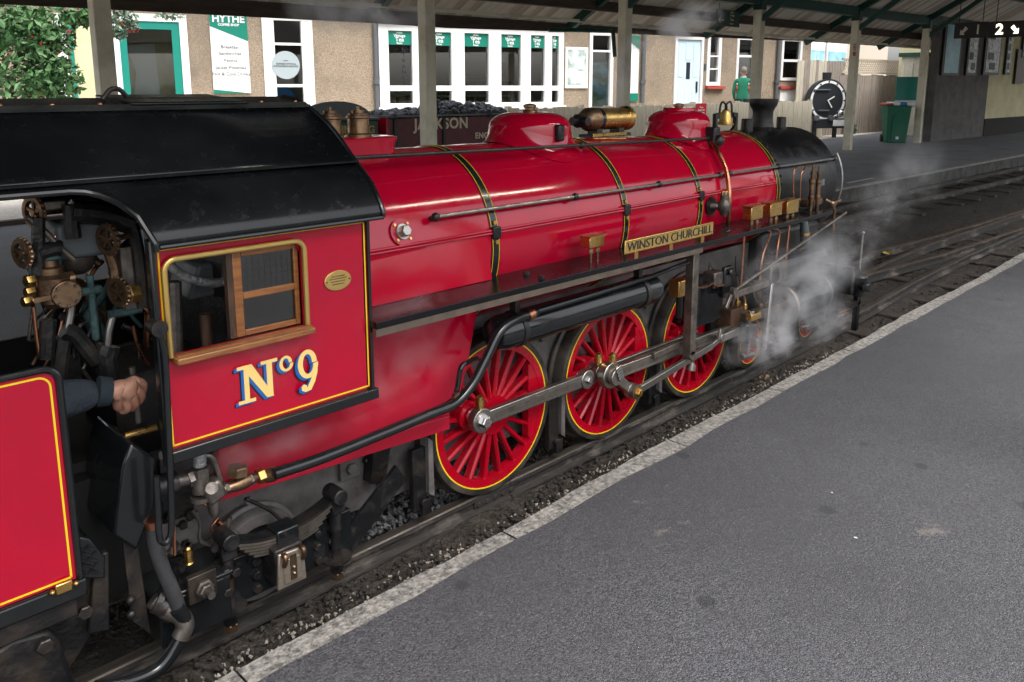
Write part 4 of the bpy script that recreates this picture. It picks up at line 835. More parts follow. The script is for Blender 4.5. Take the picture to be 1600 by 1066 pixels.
# ================================================================== THE LOCOMOTIVE
loco = thing('steam_locomotive', 'crimson narrow gauge steam locomotive with black cab roof and brass nameplate', 'locomotive', (.7, YC, 0))
BZ = 1.02
def RB(x):                                   # boiler radius along its length
    P = [(-1.0, .356), (-.09, .353), (.69, .350), (1.3, .330), (2.1, .328), (2.9, .325)]
    for (a, ra), (b, rb) in zip(P, P[1:]):
        if x <= b: return ra+(rb-ra)*(x-a)/(b-a)
    return .325
def hitR(px, py, R):
    d = _ray(px, py); oy, oz = CAM.y-YC, CAM.z-BZ; a = d.y**2+d.z**2; b = 2*(oy*d.y+oz*d.z); c = oy*oy+oz*oz-R*R; D = max(0, b*b-4*a*c); return CAM+d*((-b-math.sqrt(D))/(2*a))
def surf(x, z, out=0):                       # near side point of the boiler surface at height z
    R = RB(x)+out; return V(x, YC-math.sqrt(max(0, R*R-(z-BZ)**2)), z)
# boiler barrel
b_ = MB().lathe([(-.76, RB(-.76)), (-.09, RB(-.09)), (.69, RB(.69)), (1.3, RB(1.3)), (2.1, RB(2.1))], (0, YC, BZ), (1, 0, 0), 96).build('boiler', 'red_paint', loco, sharp=60)
# flat lower firebox side below the conduit, red sheet seen beneath the running board
MB().prism([(-.75, -.309, 1.078), (-.125, -.309, 1.078), (-.125, -.337, .915), (-.75, -.337, .915)], (0, .05, 0)).build('firebox_cladding', 'red_paint', loco, bevel=.003)
pts = [AY(*q, -.285) for q in ((340, 690), (340, 784), (703, 671), (704, 641), (722, 608), (732, 570), (745, 492), (747, 455), (560, 500))]
MB().prism(pts, (0, .035, 0)).build('firebox_side_sheet', 'red_paint', loco, bevel=.006)
pts = [AY(*q, -.30) for q in ((703, 671), (343, 784), (343, 762), (703, 650))]
MB().prism(pts, (0, .012, 0)).build('ashpan_lip', 'red_paint', loco, bevel=.002)
for x in (-.087, .69, 1.305, 2.092):
    R = RB(x); bd = MB().lathe([(-.0195, R+.001), (-.0195, R+.004), (.0195, R+.004), (.0195, R+.001)], (x, YC, BZ), (1, 0, 0), 96, cap=False).build('boiler_band', 'black_paint', b_)
    for e in (-.0165, .0145): MB().lathe([(e, R+.003), (e, R+.0050), (e+.0020, R+.0050), (e+.0020, R+.003)], (x, YC, BZ), (1, 0, 0), 96, cap=False).build('lining', 'yellow_line', b_)
for x in (-.087, .69, 1.305):
    for z in (1.045, 1.115): p = surf(x, z, .004); MB().cyl(p, p+V(0, -.008, .001), .008, n=10).build('band_bolt', 'brass', b_)
    p = surf(x, 1.08, .0); MB().obox(p+V(0, -.006, 0), (.02, 0, 0), (0, .012, 0), (0, .0, .022)).build('conduit_clip', 'black_iron', b_, bevel=.004)
# smokebox
sb = MB().lathe([(2.113, .327), (2.115, .3275), (2.85, .3275), (2.865, .322), (2.868, .30), (2.868, 0)], (0, YC, BZ), (1, 0, 0), 96).build('smokebox', 'smokebox_black', loco, sharp=50)
MB().lathe([(2.868, .27), (2.885, .27), (2.92, .20), (2.94, .08), (2.945, 0)], (0, YC, BZ), (1, 0, 0), 48).build('smokebox_door', 'black_iron', sb)
MB().tube([(2.87, YC+.352*math.cos(a), BZ+.352*math.sin(a)) for a in [RAD(150+i*5.3) for i in range(16)]], .0065, 8).build('front_hand_rail', 'steel', sb)
for i in range(14): p = surf(2.16, 0, 0) if False else V(2.135, YC+.331*math.cos(RAD(100+i*8)), BZ+.331*math.sin(RAD(100+i*8))); MB().sph(p, .007, 8, 6).build('rivet', 'black_iron', sb)
# chimney
MB().lathe([(1.30, .13), (1.335, .10), (1.36, .066), (1.40, .060), (1.45, .060), (1.47, .068), (1.485, .078), (1.515, .086), (1.528, .086), (1.528, .06), (1.40, .05)], (2.49, YC, 0), (0, 0, 1), 40).build('chimney', 'black_iron', loco)
for dx, r in ((-.22, .035), (.2, .03)): MB().cyl((2.49+dx, YC-.02, 1.33), (2.49+dx, YC-.02, 1.415), r, r*.95).build('smokebox_fitting', 'black_iron', loco, bevel=.005)
# domes: a flared skirt on the barrel, straight wall, shallow crown
def dome(x, r, zw, zt, name):
    skirt = MB(); n = 48; rows = [(r*1.28, .004), (r*1.14, .012), (r*1.04, .035), (r, .07)]
    for rr, dz in rows:
        for i in range(n):
            a = 2*math.pi*i/n; yy = rr*math.sin(a); R = RB(x); skirt.v.append((x+rr*math.cos(a), YC+yy, BZ+math.sqrt(max(.0001, R*R-yy*yy))+dz))
    for k in range(3):
        for i in range(n): skirt.f.append((k*n+i, k*n+(i+1) % n, (k+1)*n+(i+1) % n, (k+1)*n+i))
    d = skirt.build(name, 'red_paint', loco, sharp=70); pr = [(1.30, r)]
    for i in range(9): a = math.pi/2*i/8; pr.append((zw+(zt-zw)*math.sin(a), r*(.25+.75*math.cos(a)**.75) if i < 8 else r*.25))
    pr.append((zt, 0)); MB().lathe(pr, (x, YC, 0), (0, 0, 1), 64).build('dome_cover', 'red_paint', d, sharp=60)
    MB().lathe([(zt-.004, .034), (zt+.006, .03), (zt+.01, .022), (zt+.016, .022), (zt+.02, .028), (zt+.03, .028), (zt+.034, .014), (zt+.036, 0)], (x, YC, 0), (0, 0, 1), 24).build('dome_finial', 'bronze', d); return d
d1 = dome(.455, .178, 1.425, 1.492, 'steam_dome'); d2 = dome(1.585, .165, 1.41, 1.478, 'sand_dome')
MB().lathe([(1.468, .085), (1.482, .085), (1.492, .08), (1.492, 0)], (1.585, YC, 0), (0, 0, 1), 32).build('sand_lid', 'red_paint', d2)
p = AY(873, 205, -.14); MB().box((p.x-.02, -.16, 1.375), (p.x+.02, -.10, 1.445)).build('valve_plate', 'black_iron', d1, bevel=.01)
p = AY(1108, 210, -.13); MB().obox((p.x, -.15, 1.345), (.03, 0, 0), (0, .03, 0), (0, 0, .05)).sph((p.x+.01, -.18, 1.325), .032).build('steam_valve', 'black_iron', d2, bevel=.008)
# safety valves on their plinth
pl = MB()
n = 40; rows = ((1.0, 0, -.03), (1.0, 0, .035), (1.06, 0, .05), (1.06, 0, .058), (.98, 0, .062))
for sc, _, dz in rows:
    for i in range(n):
        a = 2*math.pi*i/n; ex = .155*math.copysign(abs(math.cos(a))**.45, math.cos(a)); ey = .085*math.copysign(abs(math.sin(a))**.45, math.sin(a)); pl.v.append((-.455+ex*sc, YC+ey*sc, 1.362+dz if dz > 0 else BZ+math.sqrt(RB(-.4)**2-(ey*sc)**2)-.01))
for k in range(4):
    for i in range(n): pl.f.append((k*n+i, k*n+(i+1) % n, (k+1)*n+(i+1) % n, (k+1)*n+i))
pl.f.append(tuple(4*n+i for i in range(n))); plo = pl.build('valve_plinth', 'red_paint', loco, sharp=50)
for x in (-.42, -.535):
    MB().lathe([(1.42, .046), (1.432, .046), (1.437, .038), (1.487, .037), (1.490, .043), (1.497, .043), (1.499, .036), (1.505, .036), (1.507, .022), (1.517, .022), (1.518, .006), (1.53, .006), (1.53, 0)], (x, YC, 0), (0, 0, 1), 32).build('safety_valve', 'bronze', loco)
# turbo generator between the domes
gx = .10; gn = MB().lathe([(.985, .0), (.985, .046), (.99, .052), (1.19, .052), (1.195, .060), (1.215, .060), (1.218, .05), (1.218, 0)], (0, gx, 1.445), (1, 0, 0), 40).build('generator', 'brass', loco)
MB().lathe([(.965, .0), (.965, .055), (.99, .055), (.99, 0)], (0, gx, 1.445), (1, 0, 0), 32).build('generator_band', 'black_paint', gn); MB().lathe([(.875, 0), (.876, .025), (.89, .045), (.915, .056), (.964, .056), (.964, 0)], (0, gx, 1.445), (1, 0, 0), 32).build('turbine_casing', 'bronze', gn)
MB().lathe([(.80, 0), (.80, .02), (.83, .02), (.835, .032), (.855, .032), (.86, .022), (.877, .022), (.877, 0)], (0, gx, 1.44), (1, 0, 0), 12).cyl((.845, gx, 1.44), (.845, gx-.06, 1.44), .02).build('steam_stop_valve', 'black_iron', gn)
MB().box((.9, gx-.04, 1.36), (1.2, gx+.04, 1.375)).box((1.12, gx-.03, 1.37), (1.16, gx+.03, 1.40)).box((.95, gx-.03, 1.37), (.99, gx+.03, 1.40)).build('generator_bracket', 'black_iron', gn); MB().box((.90, gx-.055, 1.366), (1.15, gx-.045, 1.38)).build('maker_plate', 'brass', gn)
# bell in its yoke
bx_ = 2.06; bl = MB().lathe([(1.385, .047), (1.39, .048), (1.40, .040), (1.43, .031), (1.455, .028), (1.468, .018), (1.47, 0)], (bx_, YC, 0), (0, 0, 1), 32).build('bell', 'plate_brass', loco)
MB().tube(spline([(bx_-.012, YC, 1.468), (bx_-.02, YC-.015, 1.49), (bx_-.055, YC-.01, 1.515), (bx_-.062, YC, 1.49), (bx_-.066, YC, 1.42)]), .006).tube(spline([(bx_+.012, YC, 1.468), (bx_+.02, YC+.015, 1.49), (bx_+.055, YC+.01, 1.515), (bx_+.062, YC, 1.49), (bx_+.066, YC, 1.42)]), .006).build('bell_yoke', 'black_iron', bl)
for s_ in (-1, 1): MB().prism([(bx_+s_*.06, YC-.012, 1.35), (bx_+s_*.12, YC-.012, 1.35), (bx_+s_*.12, YC-.012, 1.45), (bx_+s_*.075, YC-.012, 1.455), (bx_+s_*.072, YC-.012, 1.43), (bx_+s_*.1, YC-.012, 1.42), (bx_+s_*.095, YC-.012, 1.37)], (0, .024, 0)).build('bell_bracket', 'black_iron', bl, bevel=.003)
# hand rails, conduits, rods along the barrel
def hr(xa, xb, ks):
    P = [surf(x, 1.168, .03) for x in [xa+(xb-xa)*i/10 for i in range(11)]]; o = MB().tube(P, .0075, 10).build('hand_rail', 'steel', loco)
    for x in ks: a = surf(x, 1.158, -.004); b = surf(x, 1.168, .03); MB().tube([a, a.lerp(b, .6), b], .008, 8).sph(b, .0155, 12, 8).build('hand_rail_knob', 'black_iron', o)
hr(-.365, 1.48, (-.365, .353, .94, 1.47)); hr(1.57, 2.83, (1.57, 2.08, 2.79))
for z in (1.079, 1.089): MB().tube([surf(x, z, .008) for x in [-.74+i*.2 for i in range(15)]], .0048, 8).build('conduit', 'red_paint', loco)
a = V(-.62, -.2, 1.374); b = AY(1108, 216, -.15); MB().tube([a, a.lerp(b, .5), b], .007, 8).sph(a.lerp(b, .53), .016).sph(a.lerp(b, .83), .012).build('regulator_rod', 'black_iron', loco)
P = [hitR(*q, RB(1.5)+.03) for q in ((1112, 222), (1122, 238), (1133, 262), (1138.5, 290), (1139.5, 318), (1138, 345), (1136, 362))]; MB().tube(spline(P), .012, 12).build('delivery_pipe', 'copper', loco)
c = hitR(1131, 322, .39); bs = hitR(1110, 322, RB(1.4)+.005)
MB().lathe([(-.05, .016), (-.03, .022), (-.02, .03), (.0, .034), (.02, .03), (.03, .022), (.05, .022), (.055, .016), (.07, .016)], c, (0, 0, 1), 20).cyl(bs, c, .02, .016).build('clack_valve', 'gunmetal', loco); MB().cyl(bs, bs+V(0, -.008, 0), .045, n=20).build('clack_flange', 'black_iron', loco); MB().hexnut(c+V(0, 0, .05), (0, 0, 1), .017, .025).build('clack_cap', 'brass', loco)
c = hitR(627, 363, RB(-.5)+.002); n_ = V(0, c.y-YC, c.z-BZ).normalized()
MB().cyl(c, c+n_*.006, .045, n=28).build('washout_flange', 'red_paint', loco); MB().cyl(c, c+n_*.012, .026, n=20).hexnut(c+n_*.012, n_, .02, .022).build('washout_plug', 'steel', loco)
for k in range(4): a = RAD(45+90*k); q = c+V(.036*math.cos(a), 0, 0)+n_.cross(V(1,0,0))*.036*math.sin(a); MB().cyl(q, q+n_*.01, .005, n=8).build('flange_bolt', 'brass', loco)
# ------------------------------------------------------------------ running board
dk = MB().box((-.737, -.487, .893), (2.36, -.20, .915)).build('running_board', 'black_deck', loco, bevel=.002)
MB().box((-.737, -.485, .870), (1.03, -.479, .8925)).build('board_angle', 'tan_strip', loco)
MB().box((-.73, .3, .893), (2.36, .567, .915)).build('running_board', 'black_deck', loco)
for q in ((823, 430), (846, 436)): c = AZ(*q, .916); MB().hexnut(c, (0, 0, 1), .012, .012).build('deck_bolt', 'black_iron', loco)
MB().tube([AY(1000, 407, -.40), AY(1070, 388, -.40), AY(1118, 372, -.40), AY(1136, 362, -.40)], .020, 12).build('feed_pipe', 'black_paint', loco)
# nameplate
npx = [AY(976, 378.5, -.484), AY(976, 398, -.484), AY(1114, 346.5, -.484), AY(1114, 366, -.484)]
x0, x1 = npx[0].x, npx[2].x; z0, z1 = .943, .999; NPY = -.484
npo = MB().box((x0, NPY-.004, z0), (x1, NPY+.003, z1)).build('nameplate', 'plate_brass', loco, bevel=.004)
fr = MB().box((x0+.003, NPY-.006, z0+.003), (x1-.003, NPY-.0042, z0+.006)).box((x0+.003, NPY-.006, z1-.006), (x1-.003, NPY-.0042, z1-.003)).build('plate_edge', 'brass', npo)
text('WINSTON CHURCHILL', .052, ((x0+x1)/2, NPY-.0055, (z0+z1)/2-.001), (1,0,0), (0,0,1), 'print_dark', npo, sx=(x1-x0)*.93/.523, ext=.0015, bold=-.0005)
for x in (x0+.08, (x0+x1)/2, x1-.08): MB().box((x-.012, NPY, .912), (x+.012, NPY+.004, z0-.001)).build('plate_bracket', 'brass', npo)
# brass lubricator boxes along the board
def lubbox(px0, px1, py0, py1, y):
    a = AY(px0, py1, y); b = AY(px1, py0, y); w_ = (b.x-a.x)/2*.62; cx_ = (a.x+b.x)/2; zc = (a.z+b.z)/2; h = (a.z-b.z)
    h = abs(a.z-b.z)/2*.78
    o = MB().box((cx_-w_, y-.02, zc-h), (cx_+w_, y+.03, zc+h)).build('lubricator_box', 'brass', loco, bevel=.003); MB().box((cx_-w_-.006, y-.027, zc+h+.0005), (cx_+w_+.006, y+.033, zc+h+.006)).build('box_lid', 'brass', o)
    for s_ in (-.45, .45): MB().cyl((cx_+w_*s_, y-.005, zc-h-.003), (cx_+w_*s_, y-.005, .914), .005).hexnut((cx_+w_*s_, y-.005, zc-h-.025), (0, 0, 1), .009, .018).build('feed_union', 'bronze', o)
lubbox(908, 946, 363, 392, -.40)
for px in (1178, 1208, 1234): lubbox(px-16, px+15, 312-(px-1206)*.17, 344-(px-1206)*.17, -.41)
# sight feed lubricator at the smokebox
for px in (1267, 1277):
    a = AY(px, 315, -.40); MB().lathe([(.915-a.z, .008), (0, .012), (.02, .017), (.03, .017), (.035, .013), (.1, .013), (.105, .018), (.125, .018), (.13, .009), (.15, .012), (.17, .012), (.172, .006), (.2, .006), (.2, 0)], a, (0, 0, 1), 16).build('sight_feed', 'bronze', loco)
a = AY(1283, 285, -.36); MB().box((a.x-.03, -.37, a.z-.02), (a.x+.03, -.35, a.z+.02)).build('lubricator_gauge', 'grey_plate', loco, bevel=.004)
a = AY(1272, 300, -.37); MB().box((a.x-.09, -.385, .93), (a.x+.09, -.33, .97)).build('lubricator_body', 'bronze', loco, bevel=.008)
MB().tube(spline([AY(1240, 318, -.37), AY(1240, 275, -.37), AY(1245, 262, -.37), AY(1262, 260, -.37), AY(1277, 262, -.37)]), .004, 6).tube(spline([AY(1250, 315, -.36), AY(1252, 275, -.36), AY(1258, 262, -.36)]), .004, 6).build('oil_pipe', 'copper', loco)
a = AY(1300, 318, -.40); b = AY(1306, 350, -.40)
MB().tube([AY(1289, 312, -.38), a, AY(1312, 313, -.40)], .010, 8).sph(a, .018).tube([a, AY(1304, 330, -.40), AY(1301, 375, -.40)], [.012, .01, .005], 8).build('whistle_cock', 'bronze', loco)
# ------------------------------------------------------------------ driving wheels
def driving_wheel(x, side, pin=True):
    s_ = side; yf = -.21 if s_ < 0 else .29           # outer face
    inn = 1 if s_ < 0 else -1
    C_ = V(x, yf, .324); m = MB(); R0, Ri, hb = .298, .262, .078
    m.ring(C_, (0, inn, 0), Ri, R0, .045, 64); m.lathe([(0, 0), (0, hb), (.055, hb), (.055, 0)], C_+V(0, -.006*inn, 0), (0, inn, 0), 32)
    NS = 20
    for k in range(NS):
        a = 2*math.pi*(k+.5)/NS; d = V(math.cos(a), 0, math.sin(a)); t_ = V(-math.sin(a), 0, math.cos(a)); p = C_+d*hb*.9; q = C_+d*(Ri+.004)
        for (yo, wa, wb_) in ((.006, .010, .0075), (.016, .013, .010), (.04, .008, .006)):
            pass
        sec = [(-.010, .012), (-.004, .004), (.004, .004), (.010, .012), (.008, .042), (-.008, .042)]; n = len(sec); base = len(m.v)
        for (pt, sc) in ((p, 1.15), (q, .8)): m.v += [tuple(pt+t_*(u*sc)+V(0, inn*v_, 0)) for u, v_ in sec]
        m.f += [(base+i, base+(i+1) % n, base+n+(i+1) % n, base+n+i) for i in range(n)]
    cw = [C_+V(.262*math.cos(RAD(a)), .002*inn, .262*math.sin(RAD(a))) for a in range(-38, 39, 4)]+[C_+V(.196, .002*inn, .155), C_+V(.196, .002*inn, -.155)]
    m.prism(cw, (0, .035*inn, 0))
    pinp = V(x-.135, yf, .364)
    m.cyl(pinp+V(0, .05*inn, 0), pinp+V(0, -.012*inn, 0), .055, n=24)
    wh = m.build('driving_wheel', 'red_wheel', loco, sharp=30)
    MB().ring(C_+V(0, -.001*inn, 0), (0, inn, 0), .2935, .2985, .003, 72).build('lining', 'yellow_line', wh)
    tp = [(0, .2985), (-.001, .320), (.004, .3235), (.056, .3255), (.062, .339), (.070, .341), (.075, .336), (.075, .2985)]
    ty = MB(); n = 72
    for t_, r in tp:
        for i in range(n): a = 2*math.pi*i/n; ty.v.append((x+r*math.cos(a), yf+t_*inn, .324+r*math.sin(a)))
    for k in range(len(tp)):
        k2 = (k+1) % len(tp)
        for i in range(n): ty.f.append((k*n+i, k*n+(i+1) % n, k2*n+(i+1) % n, k2*n+i))
    ty.build('tyre', 'tyre_steel', wh)
    return wh
mat('tyre_steel', (.03, .028, .026), .38, metal=.4, col2=(.09, .075, .06), nscale=8, rvar=.2)
for i in range(3):
    driving_wheel(i*.7242, -1); driving_wheel(i*.7242, 1); MB().cyl((i*.7242, -.15, .324), (i*.7242, .23, .324), .045).build('axle', 'dull_steel', loco)
def small_wheel(x, r, side):
    inn = 1 if side < 0 else -1; yf = -.205 if side < 0 else .285; C_ = V(x, yf, r); m = MB().ring(C_, (0, inn, 0), r-.055, r-.032, .03, 40).lathe([(0, 0), (0, .035), (.04, .035), (.04, 0)], C_, (0, inn, 0), 24)
    for k in range(10): a = 2*math.pi*k/10; d = V(math.cos(a), 0, math.sin(a)); m.bar(C_+d*.03+V(0, .015*inn, 0), C_+d*(r-.05)+V(0, .015*inn, 0), .012, .02)
    wh = m.build('carrying_wheel', 'red_wheel', loco); MB().ring(C_+V(0, -.001*inn, 0), (0, inn, 0), r-.034, r-.030, .003, 40).build('lining', 'yellow_line', wh)
    MB().lathe([(0, r-.03), (0, r-.004), (.05, r), (.058, r+.014), (.066, r+.014), (.066, r-.03), (0, r-.03)], C_, (0, inn, 0), 48, cap=False).build('tyre', 'tyre_steel', wh)
for x in (2.03, 2.75): small_wheel(x, .142, -1); small_wheel(x, .142, 1); MB().cyl((x, -.16, .142), (x, .24, .142), .03).build('axle', 'dull_steel', loco)
for s_ in (-1, 1):
    yf = -.20 if s_ < 0 else .28; inn = -s_; tw_ = MB().lathe([(0, .105), (0, .138), (.010, .145), (.045, .147), (.05, .158), (.06, .158), (.06, .105), (0, .105)], (-1.0, yf, .147), (0, inn, 0), 56, cap=False).build('trailing_wheel', 'grey_frame', loco); MB().lathe([(.012, 0), (.012, .108), (.05, .108), (.05, 0)], (-1.0, yf, .147), (0, inn, 0), 32).build('wheel_disc', 'sooty', tw_)
# ------------------------------------------------------------------ rods and valve gear
def B(p0, p1, h, t_, name, mm, bevel=.003): return MB().bar(AY(*p0), AY(*p1), h, t_).build(name, mm, loco, bevel=bevel)
pz = .364; pins = [V(-.135, 0, pz), V(.589, 0, pz), V(1.313, 0, pz)]
def rod(pa, pb, ya, h, t_, name, ea=.04, eb=.04):
    a = V(pa.x, ya, pa.z); b = V(pb.x, ya, pb.z); d = (b-a).normalized(); o = MB().bar(a+d*ea*.7, b-d*eb*.7, h, t_).cyl(a+V(0, -t_*.7, 0), a+V(0, t_*.7, 0), ea, n=28).cyl(b+V(0, -t_*.7, 0), b+V(0, t_*.7, 0), eb, n=28).build(name, 'steel', loco, bevel=.003)
    up = V(0, 1, 0).cross(d); mid = (a+b)/2; L = (b-a).length-ea-eb-.05
    MB().obox(mid+V(0, -t_/2-.0005, 0), d*L/2, (0, .0006, 0), up*h*.22).build('rod_flute', 'dull_steel', o)
    return o
rod(pins[0], pins[1]+V(-.11, 0, .0), -.275, .055, .026, 'coupling_rod', .048, .042); rod(pins[1], pins[2], -.268, .050, .02, 'coupling_rod', .045, .042)
MB().cyl((-.135, -.23, pz), (-.135, -.30, pz), .030, n=24).hexnut((-.135, -.30, pz), (0, -1, 0), .024, .02).build('crank_pin', 'bright_steel', loco)
MB().cyl((.479, -.24, pz), (.479, -.292, pz), .022, n=24).hexnut((.479, -.292, pz), (0, -1, 0), .016, .014).build('knuckle_pin', 'bright_steel', loco)
MB().cyl((1.313, -.23, pz), (1.313, -.285, pz), .03, n=24).build('crank_pin', 'bright_steel', loco)
xh = AY(1163, 508, -.32)
rod(pins[1], V(xh.x, 0, xh.z), -.315, .056, .028, 'connecting_rod', .058, .038); MB().cyl((.589, -.22, pz), (.589, -.35, pz), .035, n=24).build('main_crank_pin', 'gunmetal', loco)
for x, y in ((-.135, -.275), (.565, -.275), (.61, -.318)): MB().lathe([(0, .013), (.012, .013), (.014, .018), (.045, .018), (.047, .014), (.052, .014), (.056, .009), (.06, 0)], (x, y, pz+.04), (0, 0, 1), 18).build('oil_cup', 'brass', loco)
rc = AY(992, 612, -.375); rc0 = V(.589, -.352, pz)
MB().bar(rc0, V(rc.x, -.352, rc.z), .042, .02).cyl(rc0+V(0, .012, 0), rc0+V(0, -.012, 0), .038, n=20).cyl(V(rc.x, -.34, rc.z), V(rc.x, -.366, rc.z), .034, n=24).build('return_crank', 'steel', loco, bevel=.003)
MB().obox(rc0+V(.01, -.014, .02), (.018, 0, .006), (0, .006, 0), (-.012, 0, .032)).build('crank_clamp', 'bright_steel', loco, bevel=.003)
MB().cyl(V(rc.x, -.366, rc.z), V(rc.x, -.39, rc.z), .034, n=24).build('eccentric_bush', 'gunmetal', loco); MB().cyl(V(rc.x, -.39, rc.z), V(rc.x, -.396, rc.z), .026, n=20).hexnut(V(rc.x, -.396, rc.z), (0, -1, 0), .018, .012).build('eccentric_nut', 'brass', loco)
e1 = AY(1112, 540, -.375); e2 = AY(1126, 527, -.375); MB().bar(V(rc.x, -.378, rc.z), e1, .032, .02).bar(e1, e2, .026, .018).cyl(e2+V(0, .015, 0), e2+V(0, -.015, 0), .02).build('eccentric_rod', 'steel', loco, bevel=.002)
B((1122, 530, -.35), (1168, 509, -.35), .04, .03, 'crosshead_link', 'steel'); B((1126, 514, -.385), (1123, 532, -.385), .018, .012, 'anchor_link', 'steel')
# hanger of the link, link box, levers, slide bars
a = AY(1083, 392, -.385); b = AY(1081, 552, -.385)
MB().obox((a.x, -.385, (a.z+b.z)/2), (.024, 0, 0), (0, .022, 0), (0, 0, (a.z-b.z)/2)).cyl((a.x, -.407, b.z), (a.x, -.363, b.z), .024, n=20).build('motion_hanger', 'dull_steel', loco, bevel=.004)
B((1020, 556, -.335), (1078, 530, -.335), .03, .022, 'radius_rod', 'dull_steel'); MB().lathe([(0, .01), (.01, .014), (.03, .01), (.045, .022), (.07, .024), (.07, 0)], AY(1083, 556, -.385), (-.25, 0, -1), 14).build('hanger_foot', 'gunmetal', loco)
a = AY(1062, 452, -.30); MB().box((a.x-.05, -.33, a.z-.03), (a.x+.05, -.27, a.z+.05)).build('oil_box', 'brass', loco, bevel=.005); MB().cyl((a.x, -.30, a.z-.03), (a.x, -.30, a.z-.14), .016).build('oil_box_stem', 'black_iron', loco)
a = AY(1105, 470, -.29); MB().box((a.x-.14, -.32, a.z-.11), (a.x+.10, -.2, a.z+.10)).build('expansion_link_box', 'black_paint', loco, bevel=.01)
a = AY(1116, 436, -.30); MB().box((a.x-.045, -.33, a.z-.04), (a.x+.045, -.26, a.z+.04)).build('lubricator_drive', 'gunmetal', loco, bevel=.006); c = AY(1122, 428, -.30); MB().cyl(c, c+V(0, 0, .012), .02).build('drive_cap', 'brass', loco)
MB().tube(spline([AY(1090, 449, -.34), AY(1102, 449, -.34), AY(1114, 443, -.34), AY(1120, 447, -.34), AY(1130, 446, -.34)]), .005, 6).build('oil_pipe', 'copper', loco)
a = AY(1136, 434, -.33); b = AY(1134, 478, -.36); MB().obox((a.x, -.33, a.z-.02), (.04, 0, 0), (0, .012, 0), (0, 0, .08)).cyl((a.x, -.345, a.z+.03), (a.x, -.36, a.z+.03), .018).build('reversing_arm', 'black_paint', loco, bevel=.01)
B((1143, 457, -.40), (1134, 482, -.40), .022, .014, 'valve_link', 'steel'); B((1144, 461, -.385), (1222, 433, -.385), .036, .03, 'valve_spindle_guide', 'dull_steel')
B((1163, 497, -.35), (1248, 466, -.35), .046, .05, 'slide_bar', 'dull_steel'); B((1168, 512, -.28), (1240, 480, -.28), .03, .05, 'slide_bar', 'dull_steel')
a = AY(1150, 491, -.30); MB().box((a.x-.10, -.33, a.z-.06), (a.x+.07, -.20, a.z+.045)).build('motion_plate', 'red_sill', loco, bevel=.004); bpy.data.objects['motion_plate'].data.materials[0] = MATS['dark_wood']
a = AY(1177, 494, -.40); MB().obox(a, (.05, 0, 0), (0, .018, 0), (0, 0, .017)).build('slide_oil_box', 'brass', loco, bevel=.003); MB().hexnut(a+V(-.02, 0, .018), (0, 0, 1), .014, .015).build('box_cap', 'bright_steel', loco)
MB().tube(spline([AY(1182, 500, -.40), AY(1186, 508, -.40), AY(1189, 520, -.40), AY(1183, 526, -.40)]), .004, 6).build('oil_pipe', 'copper', loco)
for q in ((1152, 470), (1164, 476)): a = AY(*q, -.36); MB().lathe([(-.03, .006), (-.02, .010), (0, .010), (.005, .006), (.03, .005), (.03, 0)], a, (0, 0, 1), 12).build('oil_union', 'brass', loco)
MB().tube(spline([AY(1152, 466, -.36), AY(1154, 459, -.36), AY(1158, 456, -.36), AY(1163, 465, -.36), AY(1164, 473, -.36)]), .004, 6).build('oil_pipe', 'copper', loco)
xc = AY(1164, 520, -.38); MB().obox(xc, (.03, 0, 0), (0, .03, 0), (0, 0, .055)).cyl(xc+V(.035, -.03, .01), xc+V(.035, .0, .01), .035).build('crosshead', 'black_paint', loco, bevel=.012)
a = AY(1166, 530, -.37); b = AY(1163, 556, -.37); MB().obox((a+b)/2, (.012, 0, 0), (0, .02, 0), (a-b)/2).cyl(b+V(-.03, 0, 0), b+V(.055, -.02, 0), .017).hexnut(b+V(.05, -.02, 0), (1, -.2, 0), .014, .014).build('drop_link', 'gunmetal', loco, bevel=.006)
a = AY(1180, 536, -.36); MB().obox(a, (.02, 0, 0), (0, .02, 0), (0, 0, .03)).build('union_link', 'steel', loco, bevel=.006)
a = AY(1207, 432, -.40); b = AY(1194, 548, -.40); MB().bar(a, b, .024, .016).build('combination_lever', 'bright_steel', loco, bevel=.004); a = AY(1207, 430, -.39); MB().cyl(a+V(0, -.02, 0), a+V(0, .03, 0), .045).build('valve_crosshead', 'dull_steel', loco); MB().obox(AY(1211, 424, -.38), (.10, 0, 0), (0, .03, 0), (0, 0, .055)).build('valve_guide_block', 'gunmetal', loco, bevel=.01)
a = AY(1146, 455, -.43); b = AY(1322, 332, -.43); MB().tube([a, a.lerp(b, .5), b], .007, 8).cyl(a+V(0, -.012, 0), a+V(0, .012, 0), .018).build('drain_cock_rod', 'dull_steel', loco)
for (p, q) in (((1163, 368), (1158, 445)), ((1234, 350), (1226, 425))): MB().tube([AY(*p, -.37), AY(*q, -.37)], .005, 6).build('oil_pipe', 'copper', loco)
MB().tube(spline([AY(1200, 360, -.37), AY(1204, 366, -.37), AY(1192, 400, -.37), AY(1187, 440, -.37)]), .005, 6).tube(spline([AY(1207, 358, -.37), AY(1218, 362, -.37), AY(1214, 395, -.37), AY(1214, 410, -.37), AY(1222, 424, -.37), AY(1222, 433, -.37)]), .005, 6).build('oil_pipe', 'copper', loco)
